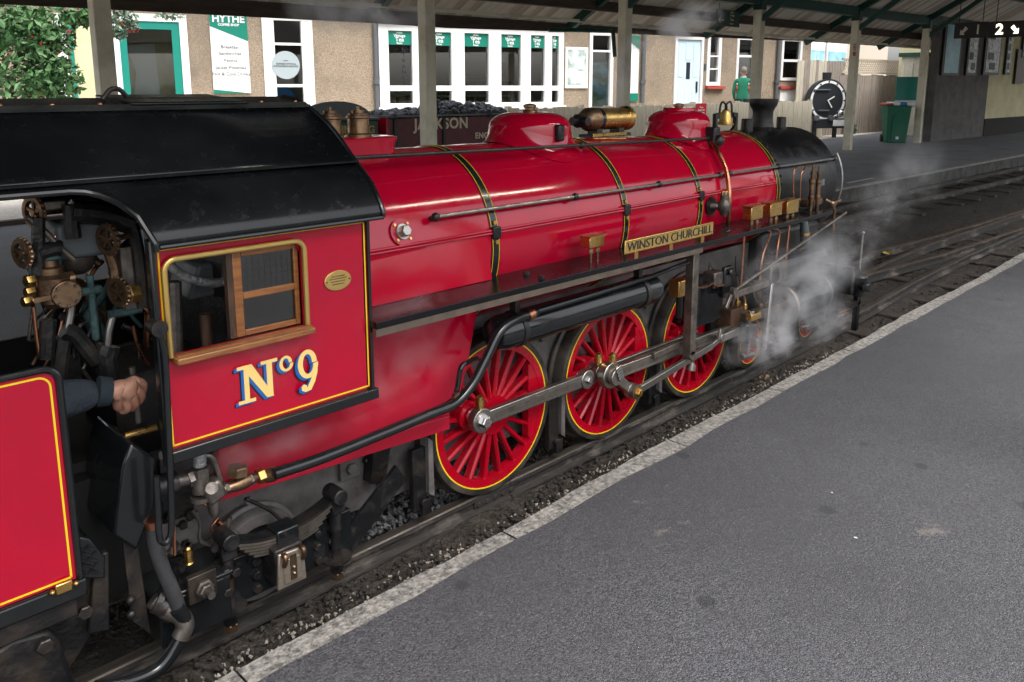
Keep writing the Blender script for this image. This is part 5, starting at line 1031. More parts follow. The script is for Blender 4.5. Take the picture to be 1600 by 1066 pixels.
# cylinder and valve chest
cy = MB().lathe([(2.13, 0), (2.13, .10), (2.15, .12), (2.17, .125), (2.50, .125), (2.51, .13), (2.54, .13), (2.545, .10), (2.56, .09), (2.56, 0)], (0, -.31, .375), (1, 0, 0), 40).build('cylinder', 'black_paint', loco)
MB().lathe([(2.125, .085), (2.125, .122), (2.14, .128), (2.148, .124)], (0, -.31, .375), (1, 0, 0), 40).build('cylinder_cover', 'dull_steel', cy)
MB().lathe([(2.0, 0), (2.0, .05), (2.03, .075), (2.08, .082), (2.56, .082), (2.58, .06), (2.6, 0)], (0, -.31, .60), (1, 0, 0), 36).build('valve_chest', 'black_paint', loco); MB().box((2.16, -.32, .42), (2.52, -.12, .66)).build('cylinder_casting', 'black_iron', loco, bevel=.02)
MB().lathe([(2.53, .11), (2.56, .125), (2.575, .125), (2.58, .11)], (0, -.31, .375), (1, 0, 0), 40).build('front_cover', 'dull_steel', cy); MB().cyl((1.78, -.31, .375), (2.13, -.31, .375), .016).build('piston_rod', 'bright_steel', loco)
a = AY(1256, 345, -.26); b = AY(1262, 425, -.26); MB().tube([a, a.lerp(b, .4), b], [.022, .032, .042], 16).build('steam_pipe', 'steam_blue', loco) if 'steam_blue' in MATS else MB().tube([a, a.lerp(b, .4), b], [.022, .032, .042], 16).build('steam_pipe', 'grey_plate', loco)
c = a.lerp(b, .25); MB().cyl(c+V(0, 0, -.008), c+V(0, 0, .008), .031).build('pipe_band', 'brass', loco)
# frames, saddle, boiler underside
MB().box((-.5, -.125, .15), (2.95, -.11, .72)).build('main_frame', 'grey_frame', loco); MB().box((-.5, .19, .15), (2.95, .205, .72)).build('main_frame', 'grey_frame', loco)
MB().box((-1.35, -.10, .35), (-.30, .18, .80)).build('firebox', 'black_iron', loco); MB().box((2.1, -.2, .5), (2.85, .28, .78)).build('smokebox_saddle', 'black_iron', loco, bevel=.03)
MB().box((.1, -.11, .5), (2.0, .19, .70)).build('frame_stretcher', 'sooty', loco)
for i in range(3): MB().box((i*.7242-.06, -.145, .2), (i*.7242+.06, -.126, .45)).build('horn_block', 'black_iron', loco)
for x in (-.37, .36, 1.085):
    MB().obox((x, -.19, .18), (.03, 0, 0), (0, .012, 0), (.0, 0, .12)).obox((x+.02, -.19, .07), (.02, 0, 0), (0, .03, 0), (0, 0, .03)).hexnut((x+.01, -.205, .09), (0, -1, 0), .016, .014).build('brake_hanger', 'black_iron', loco, bevel=.004); MB().prism([(x+.03, -.22, .12), (x+.055, -.22, .10), (x+.05, -.22, .32), (x+.03, -.22, .34)], (0, .05, 0)).build('brake_block', 'grey_frame', loco)
for x in (.35, 1.1): MB().cyl((x, -.14, .53), (x, -.14, .62), .012).hexnut((x, -.14, .56), (0,0,1), .02, .02).build('spring_link', 'gunmetal', loco)
# air reservoir and its pipes
ra = V(-.13, -.345, .712); rb_ = V(.86, -.345, .712); rv = MB().lathe([(-.02, 0), (-.015, .035), (0, .058), (.03, .066), (.96, .066), (.985, .058), (1.0, .035), (1.005, 0)], ra, (1, 0, 0), 40).build('air_reservoir', 'black_paint', loco)
for x in (-.02, .74): MB().lathe([(-.012, .067), (-.012, .070), (.012, .070), (.012, .067)], (x, -.345, .712), (1, 0, 0), 40).build('reservoir_strap', 'black_iron', rv); MB().box((x-.012, -.36, .775), (x+.012, -.33, .866)).build('strap_lug', 'black_iron', rv)
MB().tube([AY(840, 487, -.41), AY(930, 460, -.41), AY(1012, 434, -.41), AY(1075, 410, -.40)], .010, 10).build('air_pipe', 'black_paint', loco)
P = spline([AY(*q, -.40) for q in ((428, 741), (500, 717), (600, 677), (665, 650), (710, 631), (738, 601), (760, 560), (780, 520), (803, 501), (838, 488))], 8); MB().tube(P, .0175, 14).build('injector_pipe', 'black_paint', loco)
a = P[-7]; b = P[-1]; MB().tube([AY(824, 494, -.40), AY(832, 490, -.40)], .021, 14).build('pipe_union', 'copper', loco)
MB().tube(spline([AY(560, 688, -.37), AY(640, 655, -.37), AY(700, 630, -.37), AY(713, 612, -.37), AY(720, 575, -.37), AY(732, 566, -.36), AY(745, 560, -.33)]), .009, 8).build('sand_pipe', 'black_paint', loco); c = AY(711, 622, -.39); MB().obox(c, (.01, 0, 0), (0, .008, 0), (.004, 0, .016)).build('pipe_clip', 'bronze', loco)
# ------------------------------------------------------------------ injector under the cab
yi = -.37
def fit(pts, name, mm): return MB().tube([AY(*q, yi) for q, _ in pts], [r for _, r in pts], 14).build(name, mm, loco)
def hexat(q, ax, r, h, name, mm): return MB().hexnut(AY(*q, yi), ax, r, h).build(name, mm, loco)
fit([((312, 702), .017), ((312, 728), .017)], 'lagged_pipe', 'lagging'); hexat((312, 742), (0, 0, 1), .028, .022, 'union_nut', 'gunmetal'); fit([((312, 738), .022), ((314, 768), .024)], 'injector_body', 'gunmetal')
c = AY(330, 765, yi); MB().obox(c, (.026, 0, .01), (0, .03, 0), (-.01, 0, .028)).build('injector_body', 'gunmetal', loco, bevel=.01); MB().cyl(AY(331, 763, yi-.03), AY(331, 763, yi-.05), .016).build('injector_cap', 'gunmetal', loco)
fit([((333, 782), .018), ((335, 798), .016), ((336, 806), .010)], 'overflow_nozzle', 'steel'); fit([((313, 775), .026), ((313, 782), .026)], 'injector_flange', 'gunmetal')
fit([((345, 766), .013), ((362, 761), .016), ((380, 753), .022), ((396, 747), .014), ((404, 746), .013)], 'check_valve', 'bronze'); hexat((371, 742), (.1, 0, 1), .030, .026, 'check_cap', 'bronze')
for q in ((352, 764), (390, 750)): MB().hexnut(AY(*q, yi), (.95, 0, .3), .018, .010).build('union_nut', 'gunmetal', loco)
MB().hexnut(AY(402, 746, yi), (.95, 0, .05), .022, .022).build('union_nut', 'brass', loco); MB().cyl(AY(417, 744, yi), AY(430, 740, yi-.02), .021).build('pipe_union', 'bronze', loco)
fit([((245, 762), .03), ((275, 752), .03)], 'feed_elbow', 'black_iron'); fit([((275, 752), .018), ((310, 745), .017)], 'feed_branch', 'gunmetal'); MB().hexnut(AY(293, 749, yi), (.95, 0, .1), .024, .016).build('union_nut', 'gunmetal', loco)
fit([((250, 712), .010), ((285, 705), .012)], 'steam_branch', 'lagging'); MB().tube(spline([AY(318, 712, yi), AY(330, 714, yi), AY(338, 730, yi), AY(345, 752, yi)]), .007, 8).build('oil_pipe', 'dull_steel', loco)
# rear frame, bolted angle, trailing truck
pts = [AY(*q, -.14) for q in ((255, 720), (262, 870), (380, 860), (600, 790), (690, 745), (700, 660), (560, 690))]
MB().prism([V(p.x, -.115, p.z) for p in pts], (0, .012, 0)).build('rear_frame', 'grey_frame', loco)
MB().box((-.66, -.135, .25), (-.58, -.1165, .50)).build('frame_angle', 'grey_frame', loco, bevel=.003)
for z in (.29, .36, .43): MB().hexnut((-.62, -.135, z), (0, -1, 0), .02, .016).build('frame_bolt', 'grey_frame', loco); MB().sph((-.545, -.125, z), .016).build('rivet', 'black_iron', loco)
MB().prism([(-.53, -.17, .48), (-.44, -.17, .48), (-.50, -.17, .20), (-.56, -.17, .22)], (0, .05, 0)).build('frame_gusset', 'black_iron', loco)
for q in ((265, 805), (296, 802), (268, 850)): MB().hexnut(AY(*q, -.17), (0, -1, 0), .018, .018).build('frame_bolt', 'black_iron', loco)
MB().obox(AY(275, 780, -.16), (.05, 0, 0), (0, .012, 0), (0, 0, .06)).build('frame_bracket', 'black_iron', loco, bevel=.01); MB().obox(AY(275, 835, -.15), (.07, 0, 0), (0, .012, 0), (0, 0, .05)).build('frame_bracket', 'grey_frame', loco, bevel=.006)
tf_ = MB().box((-1.33, -.285, .085), (-.72, -.26, .235)).build('truck_frame', 'black_paint', loco, bevel=.004)
MB().prism([(-.78, -.27, .12), (-.72, -.27, .06), (-.48, -.27, .245), (-.52, -.27, .31)], (0, .014, 0)).build('truck_radial_arm', 'black_iron', loco)
yl = -.305
for k in range(6):
    L = .178-.014*k; P = [(-.975+L*u, yl, .318-.042*(1-(L*u/.178)**2)-.0095*k) for u in [i/6-1 for i in range(13)]]; m = MB()
    for i in range(12): m.bar(P[i], P[i+1], .0075, .05)
    m.build('spring_leaf', 'dull_steel' if k else 'black_iron', loco)
MB().box((-1.012, yl-.034, .205), (-.938, yl+.034, .293)).build('spring_buckle', 'black_paint', loco, bevel=.006)
for x in (-1.156, -.794):
    MB().cyl((x, yl-.045, .325), (x, yl+.03, .325), .026, n=20).obox((x, yl-.02, .295), (.024, 0, 0), (0, .008, 0), (0, 0, .03)).build('spring_shackle', 'black_iron', loco, bevel=.004)
    MB().lathe([(.05, .02), (.07, .022), (.085, .028), (.10, .05), (.105, .05), (.106, .017), (.20, .014), (.2, .02), (.29, .02), (.29, 0)], (x, yl, .0), (0, 0, 1), 18).build('spring_hanger', 'black_iron', loco); MB().hexnut((x, yl, .03), (0, 0, 1), .022, .025).build('hanger_nut', 'bronze', loco)
MB().cyl((-1.156, yl, .15), (-1.156, yl, .24), .0155).build('lagging_tape', 'bronze', loco)
lc = AY(457, 886, -.38); lx, lz = lc.x, lc.z
ab = MB().box((lx-.046, -.365, lz-.055), (lx+.046, -.28, lz+.062)).build('axlebox', 'black_iron', loco, bevel=.006)
MB().prism([(lx-.050, -.38, lz-.058), (lx+.046, -.38, lz-.058), (lx+.040, -.38, lz+.050), (lx-.042, -.38, lz+.056)], (0, .012, 0)).build('axlebox_lid', 'white_metal', ab, bevel=.004); MB().box((lx-.030, -.386, lz-.044), (lx+.028, -.381, lz+.034)).build('lid_panel', 'white_metal', ab, bevel=.003)
for x in (lx-.028, lx+.032): MB().tube(spline([(x, -.372, lz+.048), (x, -.392, lz+.053), (x, -.395, lz+.038), (x, -.385, lz+.018)]), .008, 8).build('lid_hinge', 'bronze', ab)
MB().box((lx-.010, -.390, lz-.034), (lx+.010, -.3865, lz+.044)).build('lid_spring', 'bronze', ab); [MB().sph((lx, -.391, z), .005).build('rivet', 'steel', ab) for z in (lz-.015, lz+.005)]
rq = random.Random(12)
for k in range(26):                                   # bolts, clips and thin oil lines about the trailing truck
    px, py = rq.uniform(255, 420), rq.uniform(770, 900); c = AY(px, py, -.17 if py < 850 else -.30)
    MB().hexnut(c, (0, -1, 0), rq.uniform(.008, .014), .014).build('frame_bolt', rq.choice(('black_iron', 'gunmetal', 'grey_frame')), loco)
for k in range(7):
    px, py = rq.uniform(270, 400), rq.uniform(760, 830); P = [AY(px, py, -.24)]
    for q in range(3): px += rq.uniform(-12, 40); py += rq.uniform(5, 30); P.append(AY(px, py, -.24))
    MB().tube(spline(P, 4), rq.choice((.004, .006, .008)), 8).build('oil_pipe', rq.choice(('black_iron', 'copper', 'gunmetal')), loco)
for k in range(16):                                   # small lines and brackets about the motion
    px, py, y_ = rq.uniform(1095, 1240), rq.uniform(395, 470), rq.uniform(-.36, -.27); P = [AY(px, py, y_)]
    for q in range(3): px += rq.uniform(-10, 18); py += rq.uniform(6, 24); P.append(AY(px, py, y_))
    MB().tube(spline(P, 4), rq.choice((.003, .004, .006)), 6).build('oil_pipe', rq.choice(('black_iron', 'copper', 'gunmetal', 'dull_steel')), loco)
    c = P[-1]; MB().hexnut(c, (0, -.3, 1), rq.uniform(.008, .013), .016).build('oil_union', rq.choice(('brass', 'gunmetal', 'bronze')), loco)
for (px, py, y_, w_, h_) in ((1112, 500, -.24, .03, .07), (1128, 490, -.22, .02, .09), (1100, 505, -.2, .025, .06), (1190, 470, -.24, .05, .03), (1215, 455, -.26, .03, .05), (1146, 440, -.26, .03, .04)):
    MB().obox(AY(px, py, y_), (w_, 0, 0), (0, .015, 0), (0, 0, h_)).build('motion_bracket', rq.choice(('black_iron', 'dull_steel', 'grey_frame')), loco, bevel=.004)
for x in (-1.06, -.85, -.80): [MB().hexnut((x, -.285, z), (0, -1, 0), .014, .014).build('frame_bolt', 'black_iron', loco) for z in (.11, .155, .2)]
bx = AY(300, 905, -.33); MB().box((bx.x-.10, -.35, .10), (bx.x+.10, -.18, .235)).box((bx.x-.11, -.355, .235), (bx.x+.11, -.18, .25)).build('drag_box', 'black_paint', loco, bevel=.006)
c = AY(315, 915, -.36); MB().obox(c, (.04, 0, 0), (0, .01, 0), (0, 0, .04)).build('bearing_plate', 'black_iron', loco, bevel=.003); MB().hexnut(c+V(0, -.012, 0), (0, -1, 0), .026, .014).hexnut(c+V(0, -.026, 0), (0, -1, 0), .02, .014).cyl(c+V(0, -.04, 0), c+V(0, -.065, 0), .011).build('draw_bolt', 'gunmetal', loco)
for q in ((352, 895), (355, 925), (368, 893)): MB().hexnut(AY(*q, -.34), (0, -1, 0), .014, .012).build('frame_bolt', 'black_iron', loco)
c = AY(294, 868, -.34); MB().lathe([(-.022, .014), (-.018, .010), (-.016, .013), (.018, .013), (.02, .009), (.026, .006), (.026, 0)], c, (0, 0, 1), 16).build('oil_cup', 'brass', loco)
# hoses
P = [AY(*q, -.40) for q in ((240, 820), (243, 850), (255, 890), (272, 930), (282, 962))]; MB().tube(spline(P), .019, 14).build('water_hose', 'rubber_hose', loco); MB().tube([AY(238, 812, -.40), AY(240, 822, -.40)], .022, 14).build('hose_clip', 'copper', loco)
P = [AY(*q, -.41) for q in ((276, 950), (287, 965), (290, 980), (280, 1002), (262, 1030), (240, 1050), (200, 1066), (150, 1076))]; MB().tube(spline(P), .0195, 14).build('water_hose', 'black_paint', loco)
MB().tube(spline([AY(240, 935, -.36), AY(262, 953, -.38), AY(282, 962, -.40), AY(289, 978, -.41), AY(282, 996, -.41)]), [.026]*7+[.024]*18, 14).build('hose_elbow', 'gunmetal', loco)
for q, r in (((243, 937), .034), ((252, 945), .03), ((262, 951), .033)): c = AY(*q, -.37); MB().cyl(c, c+V(.012, -.006, -.008), r).build('hose_collar', 'black_iron', loco)
# ------------------------------------------------------------------ front end
MB().box((3.02, -.36, .28), (3.06, .44, .46)).build('buffer_beam', 'black_paint', loco, bevel=.006); MB().box((2.85, -.2, .30), (3.02, .28, .42)).build('front_platform', 'black_iron', loco); MB().box((2.56, -.31, .12), (2.98, -.25, .42)).build('front_valance', 'black_paint', loco, bevel=.02)
lp = AY(1344, 442, -.34); lo = MB().lathe([(-.085, .04), (-.08, .05), (.03, .05), (.04, .056), (.05, .05), (.062, .03), (.075, .03), (.08, .012), (.09, .012), (.09, 0)], (lp.x, -.33, lp.z), (0, 0, 1), 20).build('head_lamp', 'black_iron', loco)
MB().cyl((lp.x-.02, -.36, lp.z-.01), (lp.x-.045, -.405, lp.z-.01), .034, n=24).build('lamp_lens_rim', 'black_paint', lo); MB().lathe([(0, .028), (.006, .024), (.01, .012), (.011, 0)], (lp.x-.045, -.405, lp.z-.01), (-.5, -.85, 0), 24).build('lamp_lens', 'black_paint', lo)
MB().tube([(lp.x, -.33, lp.z+.09), (lp.x+.01, -.33, .655)], .006, 8).sph((lp.x+.01, -.33, .66), .011).build('marker_rod', 'steel', lo); MB().box((lp.x-.02, -.345, .0), (lp.x+.02, -.31, lp.z-.085)).build('lamp_bracket', 'black_iron', loco, bevel=.004); MB().box((lp.x-.12, -.345, lp.z-.15), (lp.x+.03, -.3, lp.z-.12)).build('lamp_bracket', 'black_iron', loco)
MB().tube([AY(1330, 482, -.30), AY(1290, 496, -.30), AY(1278, 496, -.30)], .006, 8).tube([AY(1332, 486, -.30), AY(1288, 502, -.30), AY(1250, 512, -.30)], .006, 8).tube([AY(1288, 500, -.30), AY(1279, 496, -.30), AY(1272, 500, -.30)], .005, 6).build('guard_iron_pipe', 'copper', loco)
MB().tube(spline([AY(1294, 450, -.3), AY(1296, 470, -.3), AY(1290, 490, -.3), AY(1278, 505, -.3)]), .009, 8).build('drain_pipe', 'dull_steel', loco)
for x in (2.9, 2.96): MB().cyl((x, -.28, .3), (x, -.28, .6), .008).build('stay_rod', 'black_iron', loco)
# ------------------------------------------------------------------ cab
prof = [(-.492, 1.226), (-.488, 1.25), (-.440, 1.318), (-.362, 1.378), (-.235, 1.476), (-.09, 1.542), (.04, 1.567)]
pf = spline([(y, z, 0) for y, z in prof], 5); pf = [(p.x, p.y) for p in pf]
def prof_y(z):
    for (y0, z0), (y1, z1) in zip(pf, pf[1:]):
        if z0 <= z <= z1: return y0+(y1-y0)*(z-z0)/(z1-z0) if z1 > z0 else y0
    return pf[0][0] if z < pf[0][1] else pf[-1][0]
full = [(y, z) for y, z in pf if z >= 1.378]; full = full+[(2*YC-y, z) for y, z in reversed(full[:-1])]
X0, X1 = -2.3, -.705
m = MB(); n = len(full)
for x in (X0, -1.2, X1): m.v += [(x, y, z) for y, z in full]
for k in range(2):
    for i in range(n-1): m.f.append((k*n+i, k*n+i+1, (k+1)*n+i+1, (k+1)*n+i))
rf = m.build('cab_roof', 'black_roof', loco, sharp=60); sm_ = rf.modifiers.new('thick', 'SOLIDIFY'); sm_.thickness = .012; sm_.offset = -1
def zb(x):
    if x <= -1.50: return 1.362
    if x < -1.352: u = (x+1.50)/.148; return 1.362-.137*(1-math.sqrt(max(0, 1-u**2.2)))
    return 1.226
cols = [X0+(X1-X0)*i/160 for i in range(161)]+[-1.3525, -1.3515]; cols.sort()
for mir in (0, 1):
    m = MB(); K = 9
    for x in cols:
        for k in range(K): z = 1.378+(zb(x)-1.378)*k/(K-1); y = prof_y(z); m.v.append((x, 2*YC-y if mir else y, z))
    for i in range(len(cols)-1):
        for k in range(K-1): m.f.append((i*K+k, i*K+k+1, (i+1)*K+k+1, (i+1)*K+k))
    sk_ = m.build('roof_skirt', 'black_roof', rf, sharp=60); q = sk_.modifiers.new('thick', 'SOLIDIFY'); q.thickness = .010; q.offset = -1
    P = [V(x, (lambda y: 2*YC-y if mir else y)(prof_y(zb(x))), zb(x)) for x in cols if x <= -1.352]; P.append(P[-1]+V(0, 0, -.02)); MB().tube(P[::3]+P[-2:], .008, 8).build('arch_beading', 'black_paint', rf)
    P = [V(x, (lambda y: 2*YC-y if mir else y)(prof_y(1.226)), 1.226) for x in cols if x > -1.35]; MB().tube(P[::8]+[P[-1]], .006, 8).build('gutter_beading', 'black_paint', rf)
P = [V(X1, y, z) for y, z in pf]+[V(X1, 2*YC-y, z) for y, z in reversed(pf[:-1])]; MB().tube(P, .007, 8).build('front_beading', 'black_paint', rf)
MB().bar((X0, -.368, 1.381), (X1, -.368, 1.381), .006, .022).build('rain_strip', 'black_paint', rf)
for z, y in ((1.535, -.115), (1.543, -.09)): MB().bar((X0, y, z+.004), (X1, y, z+.004), .008, .012).build('roof_rib', 'black_paint', rf)
for k in range(9): MB().sph((-1.66+.115*k, -.09, 1.552), .006, 8, 6).build('roof_bolt', 'copper', rf)
MB().tube(spline([AY(160, 150, -.02)+V(0, 0, -.01), AY(172, 141, -.02), AY(186, 140, -.02), AY(198, 147, -.02)+V(0, 0, -.008)]), .007, 8).build('vent_handle', 'black_iron', rf); MB().prism([(-1.24, -.10, 1.546), (-.9, -.10, 1.546), (-.9, .18, 1.565), (-1.24, .18, 1.565)], (0, 0, .010)).build('roof_hatch', 'black_roof', rf, bevel=.004)
# side sheet round the window opening
def cab_side(ys, outer):
    o = MB(); t_ = .012; y0, y1 = (ys, ys+t_)
    for (xa, xb, za, zz) in ((-1.340, -1.322, .705, 1.235), (-.950, -.740, .705, 1.235), (-1.322, -.950, .705, .945), (-1.322, -.950, 1.186, 1.235)): o.box((xa, y0, za), (xb, y1, zz))
    return o.build('cab_side', 'red_paint', loco)
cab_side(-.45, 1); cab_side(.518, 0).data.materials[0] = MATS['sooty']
cs = thing if False else None
def lines(segs, mm, yy, w_, name='lining'):
    m = MB()
    for (a, b) in segs: m.bar((a[0], yy, a[1]), (b[0], yy, b[1]), w_, .0012)
    return m.build(name, mm, loco)
lines((((-1.333, .713), (-.746, .713)), ((-.746, .711), (-.746, 1.212)), ((-.744, 1.212), (-1.333, 1.212)), ((-1.333, .711), (-1.333, 1.214))), 'yellow_line', -.4508, .0042)
MB().box((-.7395, -.4575, .698), (-.730, -.445, 1.232)).build('corner_strip', 'black_paint', loco); MB().box((-1.345, -.470, .672), (-.722, -.440, .7045)).build('footplate_angle', 'black_paint', loco, bevel=.004)
MB().box((-1.356, -.462, .66), (-1.3405, -.43, 1.24)).build('doorway_pillar', 'black_paint', loco, bevel=.004)
def arc(cx_, cz_, r, a0, a1, n=6): return [(cx_+r*math.cos(RAD(a0+(a1-a0)*i/n)), -.462, cz_+r*math.sin(RAD(a0+(a1-a0)*i/n))) for i in range(n+1)]
bd = [(-1.326, -.462, .945)]+arc(-1.296, 1.158, .03, 180, 90)+arc(-.978, 1.158, .03, 90, 0)+[(-.948, -.462, .945)]; MB().tube(bd, .0075, 10).build('window_beading', 'plate_brass', loco)
MB().prism([(-1.318, -.447, 1.186), (-1.318, -.447, 1.155), (-1.306, -.447, 1.175), (-1.286, -.447, 1.186)], (0, .006, 0)).prism([(-.954, -.447, 1.186), (-.954, -.447, 1.155), (-.966, -.447, 1.175), (-.986, -.447, 1.186)], (0, .006, 0)).build('window_corner', 'red_paint', loco)
MB().box((-1.322, -.492, .928), (-.940, -.445, .946)).build('arm_rest', 'varnished_wood', loco, bevel=.004); MB().tube([(-1.318, -.478, .9475), (-.945, -.478, .9475)], .004, 6).build('sill_bead', 'varnished_wood', loco)
# sliding timber window
wx0, wx1, wz0, wz1, wy = -1.142, -.953, .948, 1.184, -.436
wf = MB().box((wx0, wy, wz0), (wx0+.024, wy+.014, wz1)).box((wx1-.014, wy, wz0), (wx1, wy+.014, wz1)).box((wx0+.024, wy, wz0), (wx1-.014, wy+.014, wz0+.016)).box((wx0+.024, wy, wz1-.022), (wx1-.014, wy+.014, wz1)).box((wx0+.024, wy, 1.048), (wx1-.014, wy+.014, 1.066)).build('sliding_window', 'varnished_wood', loco, bevel=.002)
for za, zz in ((wz0+.016, 1.048), (1.066, wz1-.022)): MB().box((wx0+.024, wy+.005, za), (wx1-.014, wy+.008, zz)).build('pane', 'cab_pane', wf)
m = MB()
for k in range(1, 9): x = wx0+.024+.151*k/9; m.bar((x, wy+.0035, 1.066), (x, wy+.0035, wz1-.022), .00035, .00035)
for k in range(1, 5): z = 1.066+(wz1-.022-1.066)*k/5; m.bar((wx0+.024, wy+.0035, z), (wx1-.014, wy+.0035, z), .00035, .00035)
m.build('glass_wire', 'sooty', wf); MB().box((wx0-.016, wy+.002, wz0), (wx0-.0005, wy+.02, wz1)).build('window_runner', 'dark_wood', wf)
# number and works plate
def glyph(polys, ox, oz, sx, sz, yy, mm, name, dx=0, dz=0):
    m = MB()
    for i, P in enumerate(polys): m.prism([(ox+dx+u*sx, yy-.00025*i, oz+dz+v*sz) for u, v in P], (0, .001, 0))
    return m.build(name, mm, loco, sharp=30)
def ringpoly(cx_, cz_, rx, rz, tx, tz, n=28, a0=0, a1=360):
    out = []
    for i in range(n):
        a, b = RAD(a0+(a1-a0)*i/n), RAD(a0+(a1-a0)*(i+1)/n); out.append([(cx_+rx*math.cos(a), cz_+rz*math.sin(a)), (cx_+rx*math.cos(b), cz_+rz*math.sin(b)), (cx_+(rx-tx)*math.cos(b), cz_+(rz-tz)*math.sin(b)), (cx_+(rx-tx)*math.cos(a), cz_+(rz-tz)*math.sin(a))])
    return out
Npoly = [[(.16, .06), (.28, .06), (.28, .96), (.16, .96)], [(.10, 1), (.36, 1), (.88, .0), (.70, .0)], [(.72, .0), (.86, .0), (.86, .95), (.72, .95)], [(0, 0), (.42, 0), (.42, .09), (0, .09)], [(0, .91), (.36, .91), (.36, 1), (0, 1)], [(.58, .91), (1, .91), (1, 1), (.58, 1)]]
opoly = ringpoly(.5, .5, .5, .5, .24, .16)
p9 = ringpoly(.5, .66, .5, .35, .25, .11)+[[(.98, .68), (.76, .62), (.72, .45), (.60, .28), (.42, .12), (.60, .03), (.80, .2), (.94, .42)], [(.62, .16), (.60, .02), (.30, .0), (.12, .05), (.10, .14), (.22, .2), (.36, .16), (.40, .09)]]
for mm, yy, dx, dz in (('shade_black', -.4512, -.0085, -.0085), ('blue_shade', -.4535, -.0055, -.006), ('blue_shade', -.4562, -.003, -.003), ('gold_leaf', -.459, 0, 0)):
    glyph(Npoly, -1.160, .772, .116, .104, yy, mm, 'cab_number', dx, dz); glyph(opoly, -1.040, .832, .040, .043, yy, mm, 'cab_number', dx, dz); glyph(p9, -.985, .758, .062, .118, yy, mm, 'cab_number', dx, dz)
c = V(-.841, -.4505, 1.055); m = MB(); n = 40; m.prism([(c.x+.044*math.cos(2*math.pi*i/n), c.y-.005, c.z+.029*math.sin(2*math.pi*i/n)) for i in range(n)], (0, .005, 0)); wp = m.build('works_plate', 'plate_brass', loco, bevel=.0015)
text('THE YORKSHIRE\nENGINE CO. LTD\nNo 2295  1931\nSHEFFIELD', .0088, (c.x, c.y-.0055, c.z), (1,0,0), (0,0,1), 'bronze', wp, ext=.0004, linesp=.9) if False else None
m = MB()
for k, (dz, l) in enumerate(((.013, .022), (.006, .028), (-.002, .024), (-.010, .02))): m.bar((c.x-l, c.y-.0055, c.z+dz), (c.x+l, c.y-.0055, c.z+dz), .0028, .0006)
m.build('plate_relief', 'bronze', wp)
for s_ in (-.037, .037): MB().cyl((c.x+s_, c.y-.005, c.z), (c.x+s_, c.y-.007, c.z), .003, n=8).build('plate_screw', 'bronze', wp)
# vertical grab rail, a long loop beside the doorway
P = [AY(*q, -.475) for q in ((246, 512), (252, 528), (258, 560), (262, 640), (266, 740), (268, 820), (264, 842), (256, 848), (249, 838), (247, 800), (244, 745))]; MB().tube(spline(P, 5), .0085, 10).build('grab_rail', 'black_paint', loco); c = AY(247, 513, -.47); MB().cyl(c+V(0, .03, 0), c+V(0, -.012, 0), .02, n=14).build('rail_boss', 'black_iron', loco)
MB().tube([AY(272, 820, -.44), AY(273, 868, -.44)], .004, 6).build('oil_pipe', 'copper', loco)
# spectacle plate, floor, backhead
sp_ = [(-.45, .70), (-.45, 1.226)]+[(y*.97+.0012, z-.01) for y, z in pf]+[(2*YC-y*.97-.0012, z-.01) for y, z in reversed(pf[:-1])]+[(.53, .70)]; MB().prism([(-.752, y, z) for y, z in sp_], (.010, 0, 0)).build('spectacle_plate', 'black_paint', loco)
MB().box((-1.75, -.15, .58), (-1.36, .51, .61)).build('cab_floor', 'sooty', loco); MB().box((-1.359, -.22, .58), (-.76, .51, .61)).build('cab_floor', 'sooty', loco); MB().box((-1.34, -.436, .705), (-.76, -.426, .92)).build('cab_lining', 'sooty', loco); MB().box((-1.06, -.36, .61), (-.76, .44, 1.30)).build('backhead', 'black_iron', loco, bevel=.05)
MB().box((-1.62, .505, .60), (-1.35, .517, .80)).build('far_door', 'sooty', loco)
def IY(px, py, y): return AY(px, py, y)
def vwheel(px, py, y, r, mm='bronze'):
    c = AY(px, py, y); ax = V(-1, -.35, 0).normalized(); o = MB().ring(c, ax, r*.72, r, .012, 24); e1 = V(0, 0, 1); e2 = ax.cross(e1)
    for k in range(5): a = 2*math.pi*k/5; d = e1*math.cos(a)+e2*math.sin(a); o.bar(c+d*r*.12+ax*.006, c+d*r*.8+ax*.006, .008, .006, ax)
    for k in range(18): a = 2*math.pi*k/18; d = e1*math.cos(a)+e2*math.sin(a); o.sph(c+d*r+ax*.006, .0052, 6, 4)
    o.cyl(c-ax*.06, c+ax*.012, .008); return o.build('valve_wheel', mm, loco)
vwheel(57, 331, -.12, .040); vwheel(39, 395, -.15, .036); vwheel(172, 374, -.2, .040); vwheel(189, 456, -.22, .038)
c = AY(128, 372, -.08); MB().box((c.x-.075, c.y-.05, c.z-.045), (c.x+.06, c.y+.06, c.z+.05)).build('mechanical_lubricator', 'grey_plate', loco, bevel=.012)
c = AY(120, 410, -.08); MB().lathe([(-.03, .02), (-.02, .035), (.01, .05), (.02, .05), (.02, 0)], c, (0, 0, 1), 16).build('lubricator_base', 'gunmetal', loco)
c = AY(82, 445, -.15); bv = MB().lathe([(-.06, .018), (-.045, .03), (-.03, .03), (-.025, .04), (.02, .042), (.03, .03), (.045, .03), (.05, .02), (.065, .02), (.065, 0)], c, (0, 0, 1), 20).cyl(c+V(-.05, 0, .01), c+V(.05, 0, .01), .018).build('brake_valve', 'bronze', loco)
d_ = c+V(.018, -.042, -.02); MB().cyl(d_+V(0, .01, 0), d_+V(0, -.01, 0), .036, n=24).build('brake_valve_cover', 'bronze', bv, bevel=.003); m = MB()
for k in range(8): a = k*math.pi/4; m.hexnut(d_+V(.028*math.cos(a), -.01, .028*math.sin(a)), (0, -1, 0), .0045, .006)
m.build('cover_studs', 'gunmetal', bv)
